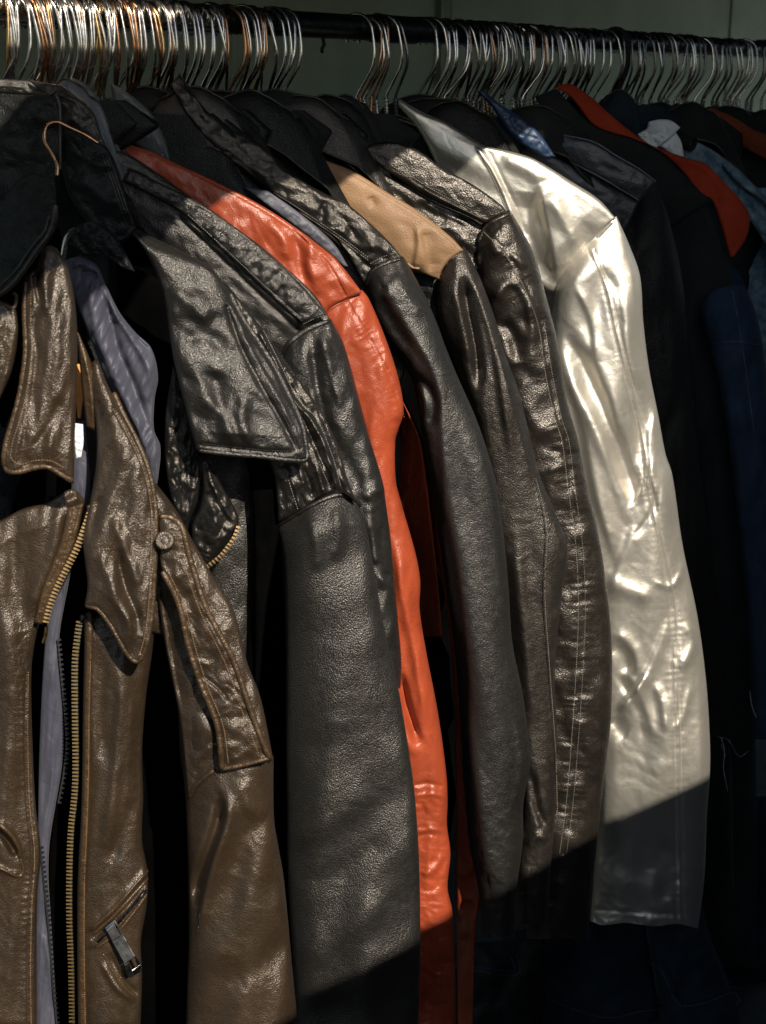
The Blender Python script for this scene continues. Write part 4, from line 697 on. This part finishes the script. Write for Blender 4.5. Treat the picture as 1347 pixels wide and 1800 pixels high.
B_ft = sheet('zip_piping', M['brown_edge'], Bj, [(149, 1082), (148, 1150), (146, 1250), (145, 1350), (142, 1450), (137, 1540), (136, 1650), (138, 1840)], [(166, 1090), (164, 1150), (161, 1250), (160, 1350), (158, 1450), (153, 1540), (152, 1650), (155, 1840)], T=[(149, 1082), (157, 1074), (166, 1090)], d=1.192, bulge=5, res=2, edge=(5, 4), fx=[crumple(14, 1.2, .7, 10, 110), drape(14, 14, .7, 0, 111)])
stitches(B_ft, [(160, 1150), (157, 1250), (156, 1350), (153, 1450), (149, 1540), (148, 1650), (150, 1800)], M['thread_brown'], 2.4, .4)
zipper(Bj, [(143, 1094), (138, 1130), (135, 1165), (135, 1243), (136, 1350), (134, 1400), (128, 1457), (125, 1540), (125, 1615), (128, 1700), (130, 1840)], 1.190, -1, M['brass_tooth'], 'long right zip edge with gold teeth', 6.4, (3.0, 1.0, 1.4))
tube('zip_stop', at(np.array([144, 146, 147]), np.array([1094, 1086, 1080]), np.full(3, 1.186)), [.002, .003, .002], M['dark_tooth'], B_ft)
# shoulder, sleeve and strap
B_sd = sheet('shoulder_panel', M['brown'], Bj, [(255, 840), (262, 920), (272, 1010), (290, 1130), (315, 1260), (330, 1398)], [(275, 850), (307, 892), (340, 952), (376, 1015), (411, 1072), (435, 1165), (458, 1226), (481, 1337)], B=[(330, 1398), (354, 1371), (382, 1352), (430, 1345), (481, 1337)], d=(1.20, 1.21, 1.185, 1.185), bulge=14, res=2.2, edge=(5, 4), fx=[drape(40, 70, 3, 25, 112), crumple(28, 1.6, 1.5, 60, 113), ridge([(280, 1030), (300, 1130), (320, 1260)], 14, -6, 14)])
B_sl = sheet('sleeve', M['brown'], Bj, [(312, 1190), (316, 1283), (327, 1418), (331, 1536), (332, 1654), (329, 1740), (327, 1850)], [(481, 1330), (482, 1438), (490, 1490), (498, 1536), (508, 1634), (515, 1713), (521, 1772), (527, 1850)],
    T=[(312, 1190), (360, 1230), (420, 1290), (481, 1330)], d=1.21, prof='tube', bulge=40, back=30, res=2.2, topflat=.5,
    fx=[ridge([(386, 1400), (384, 1440), (368, 1490), (348, 1545), (340, 1600)], 9, -15, 10), ridge([(384, 1376), (400, 1412), (398, 1450), (376, 1520), (358, 1590), (348, 1660)], 7, 9, 16), ridge([(420, 1370), (440, 1420), (470, 1440)], 16, 5, 18), ridge([(480, 1500), (450, 1540), (430, 1600), (400, 1680), (380, 1720)], 22, 6, 26), ridge([(470, 1420), (430, 1480), (410, 1540)], 16, -4, 20), ridge([(505, 1640), (470, 1690), (400, 1740)], 22, -4, 22), drape(54, 200, 7, 12, 114, 1), drape(110, 70, 4, -35, 214, 1), crumple(30, .8, 1.8, 60, 115)])
piping(B_sl, [(334, 1400), (342, 1384), (356, 1370), (376, 1354)], M['brown_edge'], 2.6, 2.4, 'seam_welt')
st_l = [(279, 905), (280, 950), (283, 1000), (311, 1059), (327, 1133), (350, 1204), (378, 1275), (386, 1357)]; st_r = [(300, 914), (320, 926), (338, 988), (366, 1070), (390, 1115), (413, 1157), (441, 1236), (460, 1290), (479, 1334)]
B_st = sheet('shoulder_strap', M['brown'], Bj, st_l, st_r, B=[(386, 1357), (430, 1348), (479, 1334)], d=(1.172, 1.172, 1.163, 1.164), bulge=6, res=2.0, edge=(5, 4), thick=5, fx=[drape(40, 50, 3.4, 50, 116), crumple(34, 2.6, 1.6, 40, 117), ridge([(352, 1185), (380, 1206), (404, 1234)], 3, -4, 3), ridge([(300, 1010), (330, 1060), (350, 1130)], 10, -4, 12), ridge([(345, 1030), (380, 1110), (410, 1180)], 8, 3, 12)])
piping(B_st, [(281, 908), (300, 910), (318, 924), (334, 982), (362, 1068), (388, 1118), (410, 1160), (438, 1240), (458, 1296), (474, 1332)], M['brown_edge'], 3.0, 1.2, 'edge_roll'); piping(B_st, [(286, 1004), (314, 1060), (331, 1133), (354, 1204), (382, 1275), (391, 1352)], M['brown_edge'], 3.0, 1.2, 'edge_roll'); piping(B_st, [(390, 1352), (430, 1344), (474, 1332)], M['brown_edge'], 2.4, .8, 'edge_roll')
stitches(B_st, [(306, 924), (322, 984), (351, 1072), (398, 1170), (426, 1250), (455, 1325)], M['thread_brown'], 2.4, .4); stitches(B_st, [(298, 1010), (324, 1062), (342, 1133), (364, 1204), (392, 1275), (402, 1345)], M['thread_brown'], 2.4, .4)
bp_ = at(290, 950, 1.163); a_ = np.linspace(0, 2*np.pi, 28, endpoint=False); rows = [(0.0001, .0030), (.0022, .0032), (.0034, .0022), (.0046, .0026), (.0068, .0034), (.0084, .0026), (.0090, .0)]
V_ = np.vstack([bp_+np.outer(np.cos(a_)*r, RH)+np.outer(np.sin(a_)*r, UP)-FW*z for r, z in rows]); bt_ = mesh_obj('button', V_, ring_faces(len(rows), 28), M['brown'], B_st)
B_ch = sheet('chest_panel', M['brown'], Bj, [(240, 960), (255, 1040), (262, 1110)], [(280, 980), (292, 1050), (297, 1120)], d=1.205, bulge=5, res=2.4, fx=[drape(20, 40, 2, 10, 118)])
# collar and lapel
B_cs = sheet('inner_collar', M['brown_edge'], Bj, [(134, 580), (140, 640), (146, 700), (152, 750)], [(140, 588), (160, 636), (176, 690), (172, 760)], d=1.20, bulge=6, res=2, fx=[crumple(18, 1.5, 1.5, 60, 119), ridge([(148, 620), (160, 690), (164, 750)], 4, 3, 5)])
lr = [(174, 640), (190, 677), (214, 724), (240, 771), (261, 818), (273, 865), (278, 909), (276, 988), (272, 1066), (264, 1125), (253, 1158), (240, 1168)]
B_rl = sheet('lapel', M['brown'], Bj, [(160, 640), (162, 700), (170, 760), (169, 818), (158, 885), (147, 950), (150, 990), (154, 1030), (149, 1064)], lr, T=[(160, 640), (166, 634), (174, 640)], B=[(149, 1064), (172, 1074), (197, 1106), (212, 1134), (224, 1156), (240, 1168)], d=(1.20, 1.195, 1.165, 1.160), bulge=13, res=1.9, edge=(6, 5), thick=5,
    fx=[ridge([(208, 960), (212, 1000), (224, 1040), (240, 1080), (244, 1120)], 9, -9, 8), ridge([(196, 900), (214, 950), (234, 1000), (252, 1050)], 10, 5, 10), ridge([(170, 960), (200, 1040), (225, 1100)], 10, 4, 9), ridge([(178, 870), (164, 900), (150, 940)], 8, -4, 10), ridge([(185, 700), (205, 760), (225, 830)], 16, 4, 18), ridge([(170, 700), (180, 760)], 6, -3, 8), drape(36, 120, 4, 15, 120), crumple(34, 1.2, 1.8, 70, 121), crumple(11, .7, 1, 20, 122, near_pt(200, 880, 40, 60)), seam(offset(lr, 10)[20:-6], 2, -1.6, .6, 8, 9)])
piping(B_rl, [(200, 690), (217, 728), (241, 776), (259, 820), (270, 866), (274, 909), (272, 988), (268, 1066), (260, 1122), (250, 1154), (240, 1163), (226, 1152), (213, 1130), (197, 1102), (173, 1071), (152, 1064)], M['brown_edge'], 2.6, -1.2, 'edge_roll')
stitches(B_rl, offset(lr, 11)[20:-3], M['thread_brown'], 2.5, .4)
cl = [(44, 486), (41, 540), (43, 617), (37, 665), (29, 706), (18, 745), (9, 776), (5, 808), (16, 834)]
B_cl = sheet('collar_leaf', M['brown'], Bj, cl, [(100, 436), (116, 462), (130, 517), (136, 584), (135, 684), (132, 768), (130, 851)], T=[(44, 486), (56, 478), (66, 470), (74, 440), (86, 432), (100, 436)], B=[(16, 834), (33, 833), (60, 826), (84, 824), (108, 838), (130, 851)], d=(1.17, 1.18, 1.150, 1.16), bulge=12, res=1.9, edge=(6, 5), thick=5,
    fx=[ridge([(62, 470), (64, 500), (72, 540)], 5, -7, 6), ridge([(74, 450), (78, 500), (84, 560)], 9, 4, 10), ridge([(60, 560), (62, 640), (48, 740), (34, 800)], 4, -2, 10, False), ridge([(100, 520), (106, 620), (100, 740)], 16, 4, 16), ridge([(110, 690), (86, 750), (48, 800)], 8, -3.5, 10), drape(30, 110, 3.4, 8, 123), crumple(26, 1.1, 2.4, 80, 124), crumple(14, .9, .7, 68, 125, where_y(770, 830))])
piping(B_cl, [(46, 495), (44, 545), (46, 617), (40, 667), (32, 708), (21, 747), (12, 778), (8, 808), (14, 826), (33, 829), (60, 822), (84, 820), (108, 834), (128, 846)], M['brown_edge'], 2.8, -1.2, 'edge_roll')
stitches(B_cl, [(55, 500), (54, 560), (56, 617), (50, 669), (42, 712), (31, 750), (22, 780), (20, 806), (36, 816), (60, 810), (88, 810), (112, 822)], M['thread_brown'], 2.5, .4)
B_lf = sheet('lapel', M['brown'], Bj, [(-50, 520), (-50, 640), (-50, 760)], [(28, 540), (32, 584), (21, 651), (2, 697), (-30, 760)], T=[(-50, 520), (0, 532), (14, 536), (28, 540)], d=1.165, bulge=8, res=2.2, fx=[drape(20, 60, 3, 10, 126), crumple(22, 1.4, 1.6, 70, 127)])
piping(B_lf, [(-20, 528), (4, 533), (24, 541), (29, 520), (22, 514)], M['brown_edge'], 1.8, .6, 'edge_roll')
# ---- black jacket cut by the left edge
A = root(20, 300, 1.14, 'black leather jacket collar with rolled edge at the far left front')
A_co = sheet('collar_leaf', M['black_dull'], A, [(-60, 340), (-60, 420), (-60, 560)], [(96, 318), (98, 350), (99, 387), (90, 413), (67, 447), (35, 492), (10, 516), (-20, 530)], T=[(-60, 340), (4, 350), (24, 326), (60, 303), (96, 318)], d=(1.20, 1.115, 1.20, 1.14), bulge=8, res=2.2, edge=(6, 5), thick=5, fx=[drape(50, 40, 4, 50, 131), crumple(36, 2.2, 1.6, 50, 132), ridge([(95, 320), (60, 400), (0, 470)], 18, -4, 18)])
piping(A_co, [(97, 360), (96, 388), (87, 411), (64, 443), (32, 488), (8, 512), (-20, 526)], M['black_shiny'], 2.2, .2, 'edge_roll'); piping(A_co, [(88, 380), (80, 404), (56, 436), (24, 480), (0, 504)], M['black_shiny'], 1.3, .4, 'edge_roll')
under(A, (60, 480), 1.34, M['black_dull'], .12, .3)
Z = root(30, 170, 1.36, 'black jacket with wide smooth collar under the first hooks at the left')
Z_co = sheet('collar', M['black_dull'], Z, [(-60, 168), (-60, 260), (-60, 420)], [(100, 160), (108, 185), (108, 300), (100, 420)], T=[(-60, 166), (0, 168), (60, 166), (100, 160)], d=1.375, bulge=14, res=2.6, fx=[drape(60, 60, 6, 10, 133), crumple(50, 4, 1.5, 50, 233)])
piping(Z_co, [(98, 164), (105, 186), (106, 240), (106, 300)], M['black_shiny'], 2.0, .2, 'edge_roll')
Z_b2 = sheet('collar_stand', M['black'], Z, [(-60, 135), (-60, 160)], [(60, 142), (96, 170)], T=[(-60, 132), (0, 138), (60, 142)], d=1.40, bulge=6, res=2.4, fx=[crumple(16, 2, 1.4, 10, 134)])
Z_sd = sheet('shoulder_panel', M['black'], Z, [(50, 140), (100, 190), (110, 240)], [(110, 150), (160, 190), (180, 240), (200, 290)], d=1.39, bulge=9, res=2.6, fx=[drape(30, 20, 3, 40, 135), crumple(20, 1.6, 1.4, 40, 136)])
zipper(Cj, [(417, 926), (411, 942), (398, 962), (384, 978), (364, 994)], 1.312, 1, M['brass_tooth'], 'short brass zip end on the torn front flap', 6.6, (2.2, 1.1, 1.4))
# ------------------------------------------------------------------ garments farther along and in the shade
plain_jacket(122, 176, 1.435, .035, [M['black_dull'], M['slate']], 'dull black jacket packed between the first black ones under the hooks', seed=3, sleeve=False, cs=.62)
plain_jacket(345, 191, 1.565, .11, [M['black_dull'], M['black']], 'black jacket with upturned collar under the last hooks before the bare rail', seed=5, sleeve=False)
plain_jacket(440, 194, 1.61, .10, [M['black_cloth'], M['black_dull']], 'black jacket whose collar shows left of the bare stretch of rail', seed=7, sleeve=False)
plain_jacket(530, 201, 1.69, .11, [M['black_dull'], M['black']], 'black leather jacket with wide collar under the bare stretch of rail', seed=9, sleeve=False, cs=1.1)
plain_jacket(608, 200, 1.76, .07, [M['black_cloth'], M['black_cloth']], 'black cloth coat under the first hooks right of the bare rail', 'cloth_coat', seed=11, sleeve=False, cat='coat', cs=.75)
plain_jacket(800, 206, 1.91, .12, [M['black_cloth'], M['black_dull']], 'black coat behind the silver jacket collar', 'cloth_coat', seed=13, sleeve=False, cat='coat')
for i, (x, y, d_, hw, mt_, lb) in enumerate([(262, 188, 1.585, .11, 'black_dull', 'dull black jacket behind the slate collar at the left cluster of hooks'), (395, 190, 1.64, .12, 'black_dull', 'dull black jacket deep behind the rail hooks before the bare stretch'),
        (490, 190, 1.70, .12, 'black_cloth', 'black cloth jacket filling the row left of the bare rail'), (572, 196, 1.76, .09, 'black_dull', 'dull black jacket directly under the bare stretch of rail'), (735, 196, 1.94, .10, 'black_cloth', 'black cloth jacket behind the top of the silver collar'),
        (760, 200, 1.93, .12, 'black_cloth', 'black cloth jacket between the silver collar and the blue vinyl one'), (1010, 200, 2.10, .13, 'black_cloth', 'black cloth jacket behind the top of the red lining'), (1150, 206, 2.27, .13, 'denim_deep', 'black blue denim jacket behind the white scarf knot'), (1265, 210, 2.40, .14, 'black_cloth', 'black cloth jacket behind the rust red collar')]):
    plain_jacket(x, y, d_, hw, [M[mt_], M[mt_]], lb, seed=60+i*3, sleeve=False, cs=1.0+.12*(i % 3))
K = root(860, 180, 1.90, 'shiny blue vinyl jacket whose collar peeks out behind the silver one', 'vinyl_jacket')
sheet('collar', M['blue_shiny'], K, [(838, 160), (866, 190), (890, 230), (920, 256), (960, 278)], [(850, 158), (878, 182), (916, 206), (946, 232), (978, 276)], d=1.895, bulge=7, res=2.4, fx=[crumple(22, 3, 1.6, 50, 141), drape(16, 30, 3, 40, 142)])
torso(K, at(880, 270, 1.96), .10, M['black_cloth'], .7, .014, 17)
plain_jacket(930, 211, 1.965, .12, [M['black_cloth'], M['black_cloth']], 'black cloth coat between the blue vinyl collar and the red lined jacket', 'cloth_coat', seed=19, sleeve=False, cat='coat')
dJ = 1.95
J = root(1020, 260, dJ, 'dark slate leather jacket in shade right behind the silver sleeve')
under(J, (1150, 340), dJ+.04, M['black_dull'], .17, .8)
sheet('shoulder_panel', M['navy'], J, [(880, 250), (960, 320), (1040, 390), (1090, 420)], [(960, 262), (1003, 287), (1064, 314), (1125, 352)], B=[(1090, 420), (1108, 392), (1125, 352)], d=1.94, bulge=7, res=2.6, fx=[drape(50, 30, 2, 30, 143), crumple(30, 1.5, 1.6, 30, 144)])
J_yk = sheet('shoulder_yoke', M['slate'], J, [(974, 246), (990, 272), (1030, 300), (1070, 322), (1124, 354)], [(986, 238), (1003, 239), (1044, 249), (1084, 273), (1125, 297), (1154, 318)], B=[(1124, 354), (1140, 338), (1154, 318)], d=1.925, bulge=6, res=2.4, edge=(4, 3.5), fx=[drape(50, 30, 2, 30, 145), crumple(30, 1.2, 1.6, 30, 146)])
J_yk.data.materials[0] = M['navy']
piping(J_yk, [(976, 244), (987, 238), (1003, 240), (1044, 250), (1084, 274), (1125, 298), (1152, 318)], M['slate'], 1.2, .5, 'edge_roll'); piping(J_yk, [(1003, 284), (1064, 316), (1100, 338), (1124, 352)], M['slate'], 1.2, .6, 'edge_roll')
sheet('sleeve', M['black_dull'], J, [(1040, 420), (1070, 520), (1090, 700), (1100, 1000), (1110, 1300), (1115, 1560)], [(1152, 320), (1175, 380), (1196, 470), (1212, 600), (1232, 800), (1262, 1050), (1284, 1300), (1290, 1560)], T=[(1040, 420), (1095, 380), (1152, 320)], d=1.975, prof='tube', bulge=40, back=20, res=3.2, topflat=.3, fx=[drape(40, 140, 4, 6, 147), crumple(50, 2.5, 1.6, 70, 148)])
L_ = root(1060, 200, 2.07, 'dark navy jacket with a red wool lining edge turned out')
under(L_, (1250, 420), 2.12, M['black_cloth'], .18, .9)
sheet('lining', M['red_wool'], L_, [(976, 154), (1000, 168), (1016, 186), (1042, 219), (1075, 234), (1108, 242), (1156, 264), (1204, 306), (1228, 344), (1250, 350), (1268, 396), (1284, 452)], [(982, 149), (1005, 148), (1042, 173), (1075, 203), (1116, 236), (1145, 255), (1204, 277), (1241, 288), (1274, 321), (1304, 354), (1318, 382), (1312, 418), (1290, 452)], d=(2.03, 2.04, 2.05, 2.05), bulge=5, res=2.4, fx=[drape(40, 40, 3, 40, 149), ridge([(1200, 290), (1240, 310), (1270, 370)], 8, -4, 8)])
sheet('shoulder_panel', M['black_cloth'], L_, [(940, 170), (980, 230), (1060, 300), (1140, 360), (1180, 400)], [(978, 156), (1042, 219), (1108, 242), (1156, 266), (1204, 308), (1250, 352)], d=2.04, bulge=6, res=3, fx=[drape(50, 40, 3, 40, 150)])
sheet('sleeve', M['black_cloth'], L_, [(1150, 340), (1160, 500), (1180, 700), (1190, 1000), (1190, 1500), (1180, 1700)], [(1245, 350), (1280, 440), (1296, 560), (1310, 700), (1320, 1000), (1330, 1400), (1330, 1700)], T=[(1150, 340), (1200, 312), (1245, 350)], d=2.09, prof='tube', bulge=36, back=20, res=3.4, topflat=.3, fx=[drape(40, 140, 4, 6, 151)])
# blue denim jacket
N = root(1250, 420, 2.10, 'dark blue denim jacket at the right edge below the red lining', 'denim_jacket')
under(N, (1330, 470), 2.20, M['denim'], .15, .9)
N_sl = sheet('sleeve', M['denim'], N, [(1232, 545), (1244, 600), (1268, 690), (1290, 850), (1306, 1000), (1320, 1150), (1325, 1300)], [(1308, 500), (1326, 540), (1340, 600), (1366, 800), (1390, 1000), (1400, 1300)], T=[(1232, 545), (1250, 515), (1280, 503), (1308, 500)], d=2.035, prof='tube', bulge=34, back=20, res=2.8, topflat=.4, fx=[drape(24, 60, 4, 10, 152), seam([(1250, 610), (1290, 606), (1336, 612)], 3, -2, 1.5, 16, 12), seam([(1284, 505), (1300, 600), (1322, 760), (1345, 900)], 3, -2, 1, 12, 12)])
stitches(N_sl, [(1252, 604), (1290, 600), (1334, 606)], M['thread_grey'], 3, .3); stitches(N_sl, [(1288, 510), (1304, 600), (1326, 760)], M['denim_pale'], 3, .4)
# white cloth and pale denim further back
W = root(1160, 240, 2.16, 'white cotton scarf knotted over a collar at the far right', 'scarf', 'scarf')
sheet('knot', M['white'], W, [(1120, 236), (1136, 226), (1140, 214)], [(1152, 262), (1178, 244), (1196, 224)], T=[(1120, 236), (1132, 250), (1152, 262)], B=[(1140, 214), (1160, 210), (1180, 212), (1196, 224)], d=2.10, bulge=10, res=2, fx=[drape(16, 12, 4, 30, 153), crumple(20, 4, 1.5, 30, 154)])
sheet('tail', M['white'], W, [(1150, 250), (1166, 262), (1186, 274)], [(1184, 226), (1198, 250), (1202, 276)], d=2.11, bulge=8, res=2, fx=[drape(12, 20, 4, 10, 155)])
Pd = root(1240, 260, 2.20, 'pale washed denim jacket with frayed seam behind the white scarf', 'denim_jacket')
sheet('shoulder_panel', M['denim_pale'], Pd, [(1180, 250), (1220, 300), (1280, 340), (1340, 420), (1400, 520)], [(1196, 236), (1250, 262), (1300, 300), (1350, 350), (1420, 420)], d=2.17, bulge=7, res=2.4, fx=[crumple(20, 3, 1.3, 40, 156), drape(20, 16, 3, 40, 157)])
torso(Pd, at(1300, 330, 2.26), .16, M['denim_pale'], .9, .02, 21)
fr = sheet('frayed_seam', M['denim_pale'], Pd, [(1268, 290), (1300, 325), (1345, 360), (1380, 400)], [(1280, 284), (1312, 316), (1352, 350), (1390, 390)], d=2.15, bulge=4, res=2, fx=[crumple(8, 5, 1, 0, 158)])
plain_jacket(1085, 184, 2.14, .07, [M['denim_deep'], M['denim_deep']], 'black blue denim jacket under the thick plastic hanger', 'denim_jacket', seed=23, sleeve=False, cs=.6)
plain_jacket(1205, 206, 2.24, .12, [M['black_cloth'], M['black_cloth']], 'black cloth coat behind the white scarf', 'cloth_coat', seed=25, sleeve=False, cat='coat')
Rb = root(1290, 200, 2.30, 'rust red cotton jacket at the far right end', 'cotton_jacket')
sheet('collar', M['rust'], Rb, [(1236, 196), (1256, 228), (1300, 256), (1380, 300)], [(1250, 188), (1290, 206), (1330, 230), (1390, 250)], d=2.29, bulge=9, res=2.4, fx=[drape(24, 20, 4, 30, 159)])
torso(Rb, at(1340, 230, 2.35), .16, M['black_cloth'], .9, .02, 27)
plain_jacket(1330, 216, 2.42, .16, [M['black_cloth'], M['black_cloth']], 'last black cloth coat at the right edge', 'cloth_coat', seed=29, cat='coat')
# ------------------------------------------------------------------ jeans and jackets on the lower rail
lr_ = thing('lower_rail', 'low dark clothes rail behind the sleeves at the bottom', 'clothes rail', (1.1, -.02, -1.02))
tube('bar', [(x, -.02, -.98) for x in np.linspace(.2, 2.6, 12)], .014, M['rail'], lr_, 14)
for xx in (.25, 2.5): tube('upright', [(xx, -.02, GZ+.01), (xx, -.02, -1.3), (xx, -.02, -.98)], .014, M['rail'], lr_, 12)
def lower(L, R, d, mat, label, hem, seed, cat='jacket', name='denim_jacket', T=None, B=None):
    r = root(*L[0], d, label, name, cat)
    p = sheet('body', mat, r, L, R, T=T, B=B, d=d, prof='tube', bulge=30, back=20, res=3.2, topflat=.5, fx=[drape(50, 60, 6, 30, seed), crumple(50, 3, 1.5, 30, seed+1)])
    for h in hem: piping(p, h, M['denim_deep'] if seed % 2 else M['denim'], 2.4, 1.0, 'hem_roll', .3); stitches(p, offset(h, 8), M['thread_grey'], 3.4, .45)
    return r
lower([(1130, 1560), (1140, 1640), (1150, 1700), (1185, 1850)], [(1226, 1560), (1250, 1650), (1284, 1735), (1320, 1850)], 1.99, M['denim_deep'], 'dark denim sleeve with stitched cuff below the silver cuff', [[(1142, 1686), (1164, 1694), (1182, 1727), (1197, 1758), (1219, 1759), (1250, 1750), (1280, 1738)], [(1284, 1735), (1300, 1742), (1308, 1760), (1298, 1775)]], 161)
lower([(880, 1640), (900, 1700), (930, 1850)], [(1130, 1600), (1150, 1720), (1170, 1850)], 2.03, M['denim_deep'], 'black denim jacket hem low behind the dark sleeves', [[(905, 1712), (960, 1742), (1016, 1768), (1071, 1781), (1127, 1770), (1165, 1766)]], 163)
lower([(780, 1660), (790, 1720), (800, 1850)], [(960, 1650), (960, 1720), (950, 1850)], 1.90, M['black_dull'], 'black leather jacket hem in deep shade under the espresso sleeve', [[(800, 1690), (860, 1702), (905, 1706), (900, 1680)]], 164, name='leather_jacket')
lower([(1240, 1400), (1240, 1600), (1250, 1850)], [(1400, 1400), (1400, 1600), (1400, 1850)], 2.15, M['denim_deep'], 'dark jeans hanging at the lower right corner', [[(1250, 1560), (1300, 1580), (1345, 1620)]], 165, 'jeans', 'jeans')
def threads(par_, pts, d, r=.0005):
    c = smooth_curve(pts, step=3); return tube('loose_thread', at(c[:, 0], c[:, 1], np.full(len(c), d)), r, M['denim_pale'], par_, 5)
threads(N, [(1268, 1296), (1274, 1320), (1272, 1350), (1280, 1392)], 1.90, .0006); threads(N, [(1268, 1310), (1272, 1318), (1276, 1330)], 1.90, .0004); threads(N, [(1262, 1295), (1280, 1300), (1300, 1330), (1316, 1320)], 1.91, .0003); threads(N, [(1318, 1215), (1322, 1240), (1330, 1262)], 1.9, .0006)
for o in list(bpy.data.objects):
    if '_o' in o: del o['_o']
